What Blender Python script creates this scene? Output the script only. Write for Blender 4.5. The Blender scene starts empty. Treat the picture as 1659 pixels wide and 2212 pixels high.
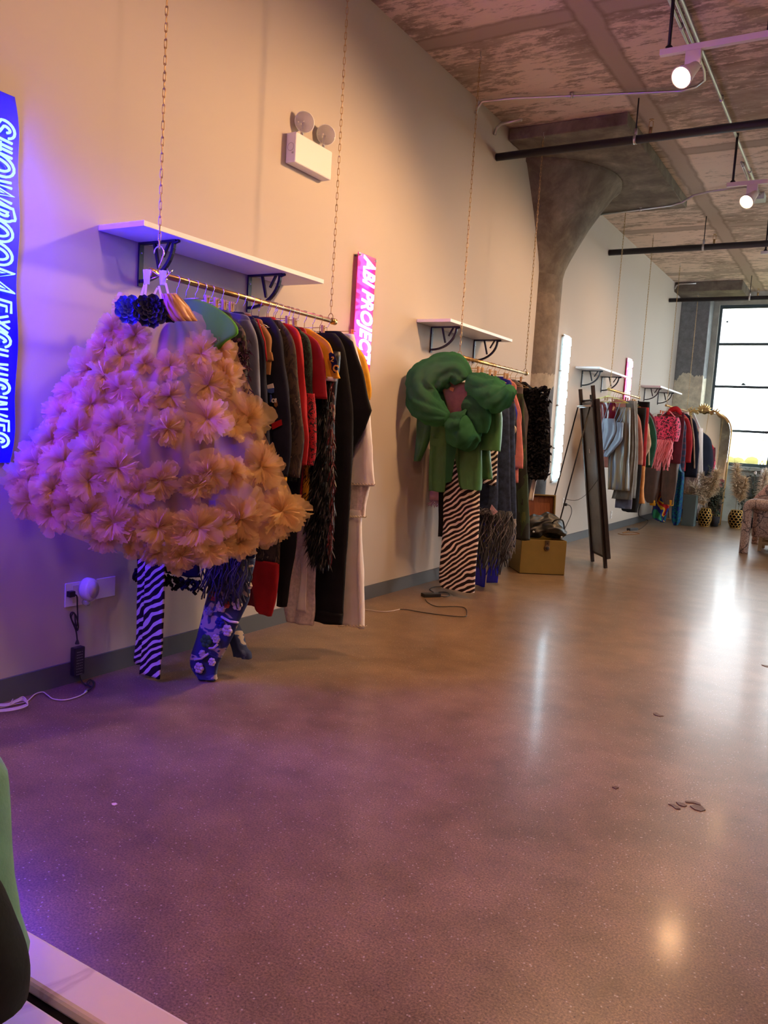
import bpy, bmesh, math, random
from mathutils import Vector, Matrix, noise
random.seed(7)
scene = bpy.context.scene
COL = scene.collection
V = Vector
PI = math.pi

# ------------------------------------------------------------------ camera
FPX = 1742.52
CAM = V((3.16, 0.0, 1.3))
R0 = V((0.8573618, 0.5111213, 0.0607099))     # camera right
R1 = V((0.1041707, -0.0567985, -0.9929362))   # camera down
R2 = V((-0.5040626, 0.8576298, -0.1019407))   # camera forward
cd = bpy.data.cameras.new('camera')
cam = bpy.data.objects.new('camera', cd)
COL.objects.link(cam)
cd.sensor_fit = 'HORIZONTAL'; cd.sensor_width = 36.0; cd.lens = FPX / 1659 * 36
cd.clip_start = 0.02; cd.clip_end = 500
m = Matrix.Identity(4)
for i in range(3):
    m[i][0] = R0[i]; m[i][1] = -R1[i]; m[i][2] = -R2[i]; m[i][3] = CAM[i]
cam.matrix_world = m
scene.camera = cam

def ray(px, py):
    return R0 * (px - 829.5) + R1 * (py - 1106.0) + R2 * FPX
def atx(px, py, x=0.0):
    d = ray(px, py); return CAM + d * ((x - CAM.x) / d.x)
def aty(px, py, y):
    d = ray(px, py); return CAM + d * ((y - CAM.y) / d.y)
def atz(px, py, z=0.0):
    d = ray(px, py); return CAM + d * ((z - CAM.z) / d.z)

# ------------------------------------------------------------------ materials
def lin(r, g, b):
    f = lambda c: (c / 255 / 12.92) if c / 255 <= 0.04045 else ((c / 255 + 0.055) / 1.055) ** 2.4
    return (f(r), f(g), f(b), 1.0)

class NT:
    def __init__(self, name):
        self.m = bpy.data.materials.new(name); self.m.use_nodes = True
        self.t = self.m.node_tree; self.t.nodes.clear()
        self.out = self.n('ShaderNodeOutputMaterial')
    def n(self, kind, **kw):
        nd = self.t.nodes.new(kind)
        for k, v in kw.items():
            if k in nd.inputs: nd.inputs[k].default_value = v
            else: setattr(nd, k, v)
        return nd
    def l(self, a, ao, b, bi):
        self.t.links.new(a.outputs[ao], b.inputs[bi])
    def coord(self, scale=(1, 1, 1), rot=(0, 0, 0), which='Object'):
        tc = self.n('ShaderNodeTexCoord'); mp = self.n('ShaderNodeMapping')
        mp.inputs['Scale'].default_value = scale; mp.inputs['Rotation'].default_value = rot
        self.l(tc, which, mp, 'Vector'); return mp
    def noise(self, mp, scale, detail=4, rough=.6, dist=0):
        nz = self.n('ShaderNodeTexNoise', Scale=scale, Detail=detail, Roughness=rough, Distortion=dist)
        self.l(mp, 'Vector', nz, 'Vector'); return nz
    def ramp(self, src, out, stops, interp='LINEAR'):
        r = self.n('ShaderNodeValToRGB'); cr = r.color_ramp; cr.interpolation = interp
        while len(cr.elements) < len(stops): cr.elements.new(.5)
        for e, (p, c) in zip(cr.elements, stops):
            e.position = p; e.color = c if len(c) == 4 else (*c, 1)
        self.l(src, out, r, 'Fac'); return r
    def mix(self, fac, a, b, mode='MIX'):
        mx = self.n('ShaderNodeMix', data_type='RGBA', blend_type=mode)
        def put(v, idx):
            if isinstance(v, tuple) and isinstance(v[0], bpy.types.Node): self.t.links.new(v[0].outputs[v[1]], mx.inputs[idx])
            else: mx.inputs[idx].default_value = v
        put(fac, 0); put(a, 6); put(b, 7); return mx
    def bsdf(self, **kw):
        b = self.n('ShaderNodeBsdfPrincipled')
        for k, v in kw.items(): b.inputs[k.replace('_', ' ')].default_value = v
        self.l(b, 'BSDF', self.out, 'Surface'); return b
    def bump(self, b, src, out, strength=.3, dist=.01):
        bp = self.n('ShaderNodeBump', Strength=strength, Distance=dist)
        self.l(src, out, bp, 'Height'); self.l(bp, 'Normal', b, 'Normal'); return bp

BLK = (0, 0, 0, 1); WHT = (1, 1, 1, 1)
def plain(name, col, rough=.6, metal=0.0, **kw):
    t = NT(name); t.bsdf(Base_Color=col, Roughness=rough, Metallic=metal, **kw); return t.m

def cloth(name, col, rough=.85, var=.25, sheen=.0, scale=9, spec=.25, bump=.25, trans=0):
    t = NT(name); mp = t.coord(); nz = t.noise(mp, scale, 5)
    dark = tuple(c * (1 - var) for c in col[:3]) + (1,); lite = tuple(min(1, c * (1 + var)) for c in col[:3]) + (1,)
    r = t.ramp(nz, 'Fac', [(.3, dark), (.7, lite)])
    b = t.bsdf(Roughness=rough, Specular_IOR_Level=spec, Sheen_Weight=sheen)
    t.l(r, 'Color', b, 'Base Color')
    w = t.noise(mp, 220, 2)
    t.bump(b, w, 'Fac', bump, .002)
    return t.m

def two_tone(name, stops, scale=8, stretch=(1, 1, 1), rough=.8, dist=0, detail=3, interp='CONSTANT', spec=.25, metal=0):
    t = NT(name); mp = t.coord(stretch); nz = t.noise(mp, scale, detail, .5, dist)
    r = t.ramp(nz, 'Fac', stops, interp)
    b = t.bsdf(Roughness=rough, Specular_IOR_Level=spec, Metallic=metal); t.l(r, 'Color', b, 'Base Color'); return t.m

def zebra(name, light, dark, scale=27, rot=(0, .62, 0)):
    t = NT(name); mp = t.coord((1, .2, 1), rot)
    nz = t.noise(mp, 5.5, 2, .5)
    add = t.n('ShaderNodeVectorMath', operation='MULTIPLY_ADD')
    t.l(nz, 'Color', add, 0); add.inputs[1].default_value = (.05, .05, .085); t.l(mp, 'Vector', add, 2)
    w = t.n('ShaderNodeTexWave', Scale=scale * .32, Distortion=1.6, Detail=1.0, bands_direction='Z')
    w.inputs['Detail Scale'].default_value = 1.5
    t.l(add, 'Vector', w, 'Vector')
    r = t.ramp(w, 'Fac', [(0, dark), (.60, dark), (.66, light)])
    b = t.bsdf(Roughness=.75, Specular_IOR_Level=.2); t.l(r, 'Color', b, 'Base Color'); return t.m

def leopard(name, base, spot, scale=26):
    t = NT(name); mp = t.coord()
    v = t.n('ShaderNodeTexVoronoi', Scale=scale, feature='F1'); t.l(mp, 'Vector', v, 'Vector')
    r = t.ramp(v, 'Distance', [(0, base), (.22, base), (.3, spot), (.5, spot), (.56, base)])
    nz = t.noise(mp, 30, 2); mk = t.ramp(nz, 'Fac', [(.38, BLK), (.42, WHT)])
    mx = t.mix((mk, 'Color'), base, (r, 'Color'))
    b = t.bsdf(Roughness=.7); t.l(mx, 2, b, 'Base Color'); return t.m

def plaid(name, c1, c2, c3, s=60):
    t = NT(name); mp = t.coord()
    a = t.n('ShaderNodeTexWave', Scale=s / 20, bands_direction='Z'); t.l(mp, 'Vector', a, 'Vector')
    c = t.n('ShaderNodeTexWave', Scale=s / 20, bands_direction='X'); t.l(mp, 'Vector', c, 'Vector')
    ra = t.ramp(a, 'Fac', [(0, BLK), (.75, BLK), (.8, WHT)]); rc = t.ramp(c, 'Fac', [(0, BLK), (.75, BLK), (.8, WHT)])
    m1 = t.mix((ra, 'Color'), c1, c2); m2 = t.mix((rc, 'Color'), (m1, 2), c3)
    b = t.bsdf(Roughness=.85); t.l(m2, 2, b, 'Base Color'); return t.m

def tulle(name, col, opacity):
    t = NT(name)
    d = t.n('ShaderNodeBsdfDiffuse', Color=col); tl = t.n('ShaderNodeBsdfTranslucent', Color=col)
    a = t.n('ShaderNodeMixShader', Fac=.4); t.l(d, 'BSDF', a, 1); t.l(tl, 'BSDF', a, 2)
    tp = t.n('ShaderNodeBsdfTransparent'); mx = t.n('ShaderNodeMixShader', Fac=opacity)
    lw = t.n('ShaderNodeLayerWeight', Blend=.35)
    ad = t.n('ShaderNodeMath', operation='MULTIPLY_ADD', use_clamp=True)
    t.l(lw, 'Facing', ad, 0); ad.inputs[1].default_value = .32; ad.inputs[2].default_value = opacity
    t.l(ad, 'Value', mx, 'Fac')
    t.l(tp, 'BSDF', mx, 1); t.l(a, 'Shader', mx, 2); t.l(mx, 'Shader', t.out, 'Surface'); return t.m

def glow(name, col, strength):
    t = NT(name); e = t.n('ShaderNodeEmission', Color=col, Strength=strength); t.l(e, 'Emission', t.out, 'Surface'); return t.m

# ------------------------------------------------------------------ objects
WL = {}
def tag(o, label=None, cat=None, group=None, kind=None):
    if label: o['label'] = label
    if cat: o['category'] = cat
    if group: o['group'] = group
    if kind: o['kind'] = kind
    return o

def thing(name, label, cat, loc, group=None):
    o = bpy.data.objects.new(name, None); COL.objects.link(o); o.location = loc
    o.empty_display_size = .05
    WL[o.name] = V(loc); return tag(o, label, cat, group)

class MB:
    def __init__(self): self.v = []; self.f = []
    def add(self, vs, fs):
        o = len(self.v); self.v += [V(p) for p in vs]; self.f += [tuple(i + o for i in f) for f in fs]; return self
    def box(self, a, b):
        x0, y0, z0 = a; x1, y1, z1 = b
        return self.add([(x0, y0, z0), (x1, y0, z0), (x1, y1, z0), (x0, y1, z0), (x0, y0, z1), (x1, y0, z1), (x1, y1, z1), (x0, y1, z1)],
                        [(0, 3, 2, 1), (4, 5, 6, 7), (0, 1, 5, 4), (1, 2, 6, 5), (2, 3, 7, 6), (3, 0, 4, 7)])
    def obox(self, c, ux, uy, uz):      # oriented box: centre and three half vectors
        c, ux, uy, uz = V(c), V(ux), V(uy), V(uz)
        ps = [c + ux * i + uy * j + uz * k for k in (-1, 1) for i, j in ((-1, -1), (1, -1), (1, 1), (-1, 1))]
        return self.add(ps, [(0, 3, 2, 1), (4, 5, 6, 7), (0, 1, 5, 4), (1, 2, 6, 5), (2, 3, 7, 6), (3, 0, 4, 7)])
    def bar(self, a, b, w, h, up=(0, 0, 1)):
        a, b = V(a), V(b); d = (b - a); L = d.length; d.normalize(); s = d.cross(V(up))
        if s.length < 1e-4: s = d.cross(V((1, 0, 0)))
        s.normalize(); t = s.cross(d)
        return self.obox((a + b) / 2, d * L / 2, s * w / 2, t * h / 2)
    def tube(self, pts, r, n=8, closed=False, cap=True):
        pts = [V(p) for p in pts]; N = len(pts); prev = None; base = len(self.v); rs = r if isinstance(r, (list, tuple)) else [r] * N
        for i, p in enumerate(pts):
            if closed: d = pts[(i + 1) % N] - pts[i - 1]
            else: d = pts[min(i + 1, N - 1)] - pts[max(i - 1, 0)]
            if d.length < 1e-9: d = V((0, 0, 1))
            d.normalize()
            if prev is None:
                s = d.cross(V((0, 0, 1)))
                if s.length < .05: s = d.cross(V((1, 0, 0)))
            else: s = prev - d * prev.dot(d)
            s.normalize(); prev = s; t = d.cross(s)
            for k in range(n):
                a = 2 * PI * k / n; self.v.append(p + (s * math.cos(a) + t * math.sin(a)) * rs[i])
        for i in range(N if closed else N - 1):
            j = (i + 1) % N
            for k in range(n):
                k2 = (k + 1) % n; self.f.append((base + i * n + k, base + i * n + k2, base + j * n + k2, base + j * n + k))
        if cap and not closed:
            self.f.append(tuple(base + k for k in range(n))[::-1]); self.f.append(tuple(base + (N - 1) * n + k for k in range(n)))
        return self
    def lathe(self, prof, c, axis=(0, 0, 1), n=24, a0=0, a1=2 * PI):
        c = V(c); ax = V(axis).normalized(); s = ax.cross(V((0, 0, 1)))
        if s.length < .05: s = V((1, 0, 0))
        s.normalize(); t = ax.cross(s); base = len(self.v); full = abs(a1 - a0 - 2 * PI) < 1e-6; M = n if full else n + 1
        for r, h in prof:
            for k in range(M):
                a = a0 + (a1 - a0) * k / n; self.v.append(c + ax * h + (s * math.cos(a) + t * math.sin(a)) * r)
        for i in range(len(prof) - 1):
            for k in range(n):
                k2 = (k + 1) % M; self.f.append((base + i * M + k, base + i * M + k2, base + (i + 1) * M + k2, base + (i + 1) * M + k))
        return self
    def grid(self, rows):
        base = len(self.v); n = len(rows[0])
        for r in rows: self.v += [V(p) for p in r]
        for i in range(len(rows) - 1):
            for k in range(n - 1): self.f.append((base + i * n + k, base + i * n + k + 1, base + (i + 1) * n + k + 1, base + (i + 1) * n + k))
        return self
    def loft(self, secs, n=22, fold=.006, k=3.0, seed=0, per=7, pw=.75, nz=.006, sharp=False):
        # secs: (cx, cy, cz, half width along x, half depth along y)
        rows = []
        for i in range(len(secs) - 1):
            p0 = secs[max(i - 1, 0)]; p1 = secs[i]; p2 = secs[i + 1]; p3 = secs[min(i + 2, len(secs) - 1)]
            for s in range(per):
                u = s / per; row = []
                for q in range(5):
                    a, b, c, d = p0[q], p1[q], p2[q], p3[q]
                    cr = .5 * ((2 * b) + (-a + c) * u + (2 * a - 5 * b + 4 * c - d) * u * u + (-a + 3 * b - 3 * c + d) * u ** 3)
                    lo, hi = min(b, c), max(b, c); row.append(b + (c - b) * u if sharp else min(max(cr, lo), hi))
                rows.append(row)
        rows.append(list(secs[-1])); base = len(self.v); T = len(rows)
        for i, (cx, cy, cz, a, b) in enumerate(rows):
            g = min(1, i / (T * .35))
            for q in range(n):
                th = 2 * PI * q / n; c, s = math.cos(th), math.sin(th)
                x = a * math.copysign(abs(c) ** pw, c); y = b * math.copysign(abs(s) ** pw, s)
                ph = seed * 1.7 + .9 * math.sin(cz * 5 + seed)
                y += fold * g * math.sin(k * PI * x / max(a, .02) + ph)
                e = noise.noise(V((x * 9 + seed * 3.1, (s > 0) * 5 + cy * 2, cz * 7)))
                self.v.append(V((cx + x + e * nz * .6, cy + y + e * nz, cz + (noise.noise(V((x * 12 + seed, cy, 3.3))) * .012 if i == T - 1 else 0))))
        for i in range(T - 1):
            for q in range(n):
                q2 = (q + 1) % n; self.f.append((base + i * n + q, base + (i + 1) * n + q, base + (i + 1) * n + q2, base + i * n + q2))
        self.f.append(tuple(base + q for q in range(n))); self.f.append(tuple(base + (T - 1) * n + q for q in range(n))[::-1])
        return self
    def blades(self, pts, dirs, L, w, rnd=.4, curl=.3):
        for p, d in zip(pts, dirs):
            d = (V(d).normalized() + V((random.gauss(0, rnd), random.gauss(0, rnd), random.gauss(0, rnd)))).normalized()
            s = d.cross(V((random.gauss(0, 1), random.gauss(0, 1), random.gauss(0, 1))))
            if s.length < .01: continue
            s = s.normalized() * w / 2; l = L * random.uniform(.6, 1.2); p = V(p); q = p + d * l * .55; e = q + (d + V((0, 0, -curl))).normalized() * l * .45
            self.add([p - s, p + s, q + s * .8, q - s * .8, e], [(0, 1, 2, 3), (3, 2, 4)])
        return self
    def bbox(self):
        return V([min(p[i] for p in self.v) for i in range(3)]), V([max(p[i] for p in self.v) for i in range(3)])
    def build(self, name, mat, parent=None, smooth=True, bevel=0, origin=None, normals=False, sub=0):
        if parent is not None: o0 = WL[parent.name]
        elif origin is not None: o0 = V(origin)
        else:
            a, b = self.bbox(); o0 = V(((a.x + b.x) / 2, (a.y + b.y) / 2, a.z))
        me = bpy.data.meshes.new(name); me.from_pydata([p - o0 for p in self.v], [], self.f)
        me.materials.append(mat)
        if normals:
            bm = bmesh.new(); bm.from_mesh(me); bmesh.ops.recalc_face_normals(bm, faces=bm.faces); bm.to_mesh(me); bm.free()
        if smooth: me.polygons.foreach_set('use_smooth', [True] * len(me.polygons))
        o = bpy.data.objects.new(name, me); COL.objects.link(o)
        if parent is not None: o.parent = parent; WL[o.name] = V(o0)
        else: o.location = o0; WL[o.name] = V(o0)
        if bevel:
            md = o.modifiers.new('bevel', 'BEVEL'); md.width = bevel; md.segments = 2; md.limit_method = 'ANGLE'
        if sub:
            md = o.modifiers.new('sub', 'SUBSURF'); md.levels = sub; md.render_levels = sub
        return o

def text_into(mb, s, size, o, ux, uy, uz, bold=0, shear=0, extrude=.003, align='LEFT'):
    cu = bpy.data.curves.new('txt', 'FONT'); cu.body = s; cu.size = size; cu.offset = bold; cu.shear = shear; cu.extrude = extrude; cu.align_x = align; cu.resolution_u = 4
    ob = bpy.data.objects.new('txt', cu); COL.objects.link(ob)
    dg = bpy.context.evaluated_depsgraph_get(); me = bpy.data.meshes.new_from_object(ob.evaluated_get(dg))
    o, ux, uy, uz = V(o), V(ux), V(uy), V(uz)
    mb.add([o + ux * p.co.x + uy * p.co.y + uz * p.co.z for p in me.vertices], [tuple(f.vertices) for f in me.polygons])
    bpy.data.objects.remove(ob); bpy.data.curves.remove(cu); bpy.data.meshes.remove(me)

def struct(mb, name, mat, **kw):
    o = mb.build(name, mat, origin=(0, 0, 0), **kw); o['kind'] = 'structure'; return o
WORLD = 6.6
LAMPS_AND_FILL = [(2.0, 2.3, 55, .3, 2.3), (2.0, 5.05, 230, .5, 4.1), (2.02, 7.9, 130, .5, 7.2), (2.02, 10.7, 80, .5, 10.2), (4.2, 5.2, 80, 3, 4.5), (4.2, 8, 60, 3, 7), (3.9, -1.4, 60, 1.0, 2.2)]  # lamps out of view are assumed; last entry is a warm fill added behind the camera, not a track lamp
PINK = 60; VIOLET = 27
NEON = 125; PINKNEON = 11; WHITENEON = 14
scene.view_settings.view_transform = 'Standard'; scene.view_settings.look = 'None'; scene.view_settings.gamma = 1.0
scene.view_settings.use_curve_mapping = False
scene.view_settings.exposure = 0.38
scene.cycles.transparent_max_bounces = 24
# ------------------------------------------------------------------ shared materials
M = {}
M['steel'] = plain('galvanised_steel', (.55, .55, .56, 1), .35, 1.0)
M['chrome'] = plain('bright_wire', (.75, .72, .7, 1), .18, 1.0)
M['brass'] = plain('brass', (.62, .42, .17, 1), .28, 1.0)
M['brasschain'] = plain('antique_brass', (.42, .29, .14, 1), .4, 1.0)
M['black_iron'] = plain('black_iron', (.018, .017, .02, 1), .45, .3)
M['black_pipe'] = plain('black_pipe', (.022, .021, .025, 1), .5, .2)
M['black_plastic'] = plain('black_plastic', (.012, .012, .013, 1), .4)
M['white_paint'] = plain('white_laminate', (.80, .79, .78, 1), .4)
M['white_plastic'] = plain('white_plastic', (.72, .71, .69, 1), .35)
M['track_white'] = plain('track_white', (.78, .74, .72, 1), .4)
M['gold'] = plain('gilded_metal', (.75, .52, .22, 1), .32, 1.0)
M['wood_clip'] = cloth('pale_clip_wood', (.55, .36, .2, 1), .6, .15, 0, 20)
M['clear'] = plain('clear_lens', (.9, .88, .86, 1), .06, 0, Transmission_Weight=.75, IOR=1.3)

# ------------------------------------------------------------------ room shell
CEIL = 4.151; BACK = 16.0; XR = 7.6; YF = -3.2

def floor_mat():
    t = NT('polished_concrete'); mp = t.coord()
    big = t.noise(mp, .9, 5, .6, .4)
    r = t.ramp(big, 'Fac', [(.28, (.145, .09, .047)), (.5, (.195, .124, .069)), (.72, (.245, .163, .095))])
    mid = t.noise(mp, 5, 4, .6)
    rm = t.ramp(mid, 'Fac', [(.3, (.72, .72, .72)), (.7, (1.15, 1.15, 1.15))])
    c1 = t.mix(1.0, (r, 'Color'), (rm, 'Color'), 'MULTIPLY')
    fine = t.noise(mp, 170, 3, .7)
    rf = t.ramp(fine, 'Fac', [(.3, (.45, .43, .43)), (.5, (1, 1, 1)), (.7, (1.75, 1.7, 1.65))])
    c2 = t.mix(1.0, (c1, 2), (rf, 'Color'), 'MULTIPLY')
    v = t.n('ShaderNodeTexVoronoi', Scale=70); t.l(mp, 'Vector', v, 'Vector')
    lt = t.ramp(v, 'Distance', [(.0, WHT), (.14, WHT), (.22, BLK)])
    sel = t.ramp(v, 'Color', [(.62, BLK), (.66, WHT)])
    fa = t.mix(1.0, (lt, 'Color'), (sel, 'Color'), 'MULTIPLY')
    c3 = t.mix((fa, 2), (c2, 2), (.42, .34, .29, 1))
    v2 = t.n('ShaderNodeTexVoronoi', Scale=52); t.l(mp, 'Vector', v2, 'Vector')
    lt2 = t.ramp(v2, 'Distance', [(.0, WHT), (.08, WHT), (.13, BLK)])
    sel2 = t.ramp(v2, 'Color', [(.66, BLK), (.7, WHT)])
    fb = t.mix(1.0, (lt2, 'Color'), (sel2, 'Color'), 'MULTIPLY')
    c4 = t.mix((fb, 2), (c3, 2), (.03, .022, .02, 1))
    b = t.bsdf(Roughness=.34, Specular_IOR_Level=.30, Coat_Weight=.14, Coat_Roughness=.13)
    t.l(c4, 2, b, 'Base Color'); t.bump(b, big, 'Fac', .12, .02)
    return t.m

def concrete(name, stops, streak=(1, 1, 1), scale=6, paint=None, seams=False):
    t = NT(name); mp = t.coord(streak); nz = t.noise(mp, scale, 8, .68, .3)
    r = t.ramp(nz, 'Fac', stops); last = (r, 'Color')
    if paint:
        mp2 = t.coord((.55, 1.6, 1)); p = t.noise(mp2, 10, 8, .76, .2); big = t.noise(t.coord(), 1.1, 3, .5)
        ad = t.n('ShaderNodeMath', operation='MULTIPLY_ADD'); t.l(big, 'Fac', ad, 0); ad.inputs[1].default_value = .55; t.l(p, 'Fac', ad, 2)
        k = t.ramp(ad, 'Value', [(.74, WHT), (.82, BLK)])
        mx = t.mix((k, 'Color'), last, paint); last = (mx, 2)
    if seams:
        tc = t.n('ShaderNodeTexCoord'); sp = t.n('ShaderNodeSeparateXYZ'); t.l(tc, 'Object', sp, 'Vector')
        wob = t.noise(t.coord(), 3, 4, .6)
        for ax, c0, per in (('Y', 5.5, 2.9), ('X', 1.25, 1.75)):
            a = t.n('ShaderNodeMath', operation='ADD'); t.l(sp, ax, a, 0); a.inputs[1].default_value = per * 10.5 - c0
            wv = t.n('ShaderNodeMath', operation='MULTIPLY_ADD'); t.l(wob, 'Fac', wv, 0); wv.inputs[1].default_value = .09; t.l(a, 'Value', wv, 2)
            md = t.n('ShaderNodeMath', operation='MODULO'); t.l(wv, 'Value', md, 0); md.inputs[1].default_value = per
            su = t.n('ShaderNodeMath', operation='SUBTRACT'); t.l(md, 'Value', su, 0); su.inputs[1].default_value = per / 2 + .045
            ab = t.n('ShaderNodeMath', operation='ABSOLUTE'); t.l(su, 'Value', ab, 0)
            k = t.ramp(ab, 'Value', [(.07, WHT), (.10, (.0, .0, .0, 1))]); dk = t.ramp(ab, 'Value', [(.06, BLK), (.085, WHT), (.12, BLK)])
            m1 = t.mix((k, 'Color'), last, (.42, .33, .27, 1)); mm = t.n('ShaderNodeMath', operation='MULTIPLY'); t.l(dk, 'Color', mm, 0); mm.inputs[1].default_value = .7
            m2 = t.mix((mm, 'Value'), (m1, 2), (.22, .17, .13, 1)); last = (m2, 2)
    b = t.bsdf(Roughness=.9, Specular_IOR_Level=.2); t.t.links.new(last[0].outputs[last[1]], b.inputs['Base Color']); t.bump(b, nz, 'Fac', .35, .02)
    return t.m

M['floor'] = floor_mat()
M['wall'] = cloth('wall_paint', (.49, .43, .37, 1), .75, .012, 0, .7, .25, .03)
M['ceiling'] = concrete('peeling_ceiling', [(.3, (.22, .17, .135)), (.5, (.38, .30, .24)), (.7, (.52, .43, .36))], (.5, 1.4, 1), 5, (.72, .57, .48, 1), True)
M['concrete'] = concrete('column_concrete', [(.25, (.085, .07, .055)), (.45, (.15, .125, .1)), (.6, (.22, .19, .15)), (.78, (.36, .32, .26))], (1, 1, 1), 3.2)
M['base'] = plain('baseboard_vinyl', (.085, .09, .095, 1), .5)

def struct2(mb, name, mat, label, cat, **kw):
    o = struct(mb, name, mat, **kw); tag(o, label, cat); return o

struct2(MB().box((-.15, YF, -.15), (XR, BACK + .3, 0)), 'floor', M['floor'], 'brown polished concrete floor with fine light and dark speckles', 'floor', smooth=False)
struct2(MB().box((-.15, YF, CEIL), (XR, BACK + .3, CEIL + .15)), 'ceiling', M['ceiling'], 'raw board-formed concrete ceiling with peeling pale paint', 'ceiling', smooth=False)
struct2(MB().box((-.15, YF, 0), (0, BACK + .3, CEIL)), 'wall_left', M['wall'], 'long smooth off-white wall carrying the shelves and neon signs', 'wall', smooth=False)
SW = [(9.4, 11.1), (11.6, 13.3), (13.8, 15.5)]  # unseen side-wall openings, added to bring daylight to the far end
wr = MB().box((XR, YF, 0), (XR + .15, BACK + .3, 1.02)).box((XR, YF, 3.93), (XR + .15, BACK + .3, CEIL)).box((XR, YF, 1.02), (XR + .15, SW[0][0], 3.93)).box((XR, SW[0][1], 1.02), (XR + .15, SW[1][0], 3.93)).box((XR, SW[1][1], 1.02), (XR + .15, SW[2][0], 3.93)).box((XR, SW[2][1], 1.02), (XR + .15, BACK + .3, 3.93))
struct2(wr, 'wall_right', M['wall'], 'off-white wall on the far side of the room, outside the picture', 'wall', smooth=False)
struct2(MB().box((-.15, YF - .15, 0), (XR + .15, YF, CEIL)), 'wall_front', M['wall'], 'off-white wall behind the photographer', 'wall', smooth=False)
struct2(MB().box((0, YF, 0), (.012, 8.3, .105)).box((0, 8.95, 0), (.012, BACK - .4, .105)), 'baseboard_left', M['base'], 'dark grey vinyl baseboard along the off-white wall', 'baseboard', smooth=False)

WB, WT = 1.02, 3.93
wins = [(.60, 1.70), (1.95, 3.05), (3.35, 4.45), (4.7, 5.8), (6.1, 7.2)]
wb = MB().box((0, BACK, 0), (XR, BACK + .3, WB)).box((0, BACK, WT), (XR, BACK + .3, CEIL))
xs = [0] + [w for ab in wins for w in ab] + [XR]
for i in range(0, len(xs), 2): wb.box((xs[i], BACK, WB), (xs[i + 1], BACK + .3, WT))
M['backwall'] = concrete('back_wall_concrete', [(.3, (.3, .3, .26)), (.55, (.42, .42, .37)), (.75, (.6, .6, .54))], (1, 1, 1), 2.5)
struct2(wb, 'wall_back', M['backwall'], 'grey concrete wall with tall windows at the far end', 'wall', smooth=False)

M['frame'] = plain('window_frame_paint', (.05, .085, .095, 1), .45)
M['glass'] = plain('window_glass', (1, 1, 1, 1), .0, 0, Transmission_Weight=1.0, IOR=1.02, Specular_IOR_Level=.1)
for i, (a, b) in enumerate(wins):
    w = MB(); y0, y1 = BACK + .06, BACK + .11; ft = .045
    w.box((a, y0, WB), (a + ft, y1, WT)).box((b - ft, y0, WB), (b, y1, WT)).box((a + ft, y0, WB), (b - ft, y1, WB + .06)).box((a + ft, y0, WT - .06), (b - ft, y1, WT))
    for z in (1.66, 2.46, 3.23): w.box((a + ft, y0 + .005, z - .022), (b - ft, y1 - .005, z + .022))
    o = struct2(w, 'window_%d' % (i + 1), M['frame'], ['tall steel-framed four-light window beside the peeling pilaster', 'second tall steel-framed window from the pilaster', 'third tall steel-framed window from the pilaster', 'fourth tall steel-framed window from the pilaster', 'tall steel-framed window farthest from the pilaster'][i], 'window', smooth=False)
    MB().box((a + ft, y0 + .02, WB + .06), (b - ft, y0 + .026, WT - .06)).build('pane', M['glass'], o, smooth=False)
    if i == 0:
        MB().tube([(1.13, y0 - .03, 2.49), (1.13, y0 - .03, 2.53)], [.05, .012], 8).tube([(.72, y0 - .012, 3.63), (.76, y0 - .012, 3.63)], [.005, .025], 6).build('latch', M['frame'], o)
    s = MB().box((a - .03, BACK - .12, WB - .06), (b + .03, BACK - .002, WB - .002))
    struct2(s, 'trim_%d' % (i + 1), plain('sill_paint_%d' % i, (.35, .38, .36, 1), .5), ['pale sill under the window beside the pilaster', 'pale sill under the second window from the pilaster', 'pale sill under the third window from the pilaster', 'pale sill under the fourth window', 'pale sill under the last window'][i], 'window sill', smooth=False)

for i, (a, b) in enumerate(SW):
    w = MB(); x0, x1 = XR + .04, XR + .09
    w.box((x0, a, WB), (x1, a + .045, WT)).box((x0, b - .045, WB), (x1, b, WT)).box((x0, a + .045, WB), (x1, b - .045, WB + .06)).box((x0, a + .045, WT - .06), (x1, b - .045, WT))
    for z in (1.66, 2.46, 3.23): w.box((x0, a + .045, z - .022), (x1, b - .045, z + .022))
    o = struct2(w, 'window_%d' % (i + 6), M['frame'], 'tall steel-framed side-wall window added for daylight, ' + ['nearest the camera', 'middle one of three', 'nearest the far wall'][i] + ', outside the picture', 'window', smooth=False)
    MB().box((x0 + .02, a + .045, WB + .06), (x0 + .026, b - .045, WT - .06)).build('pane', M['glass'], o, smooth=False)

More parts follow.
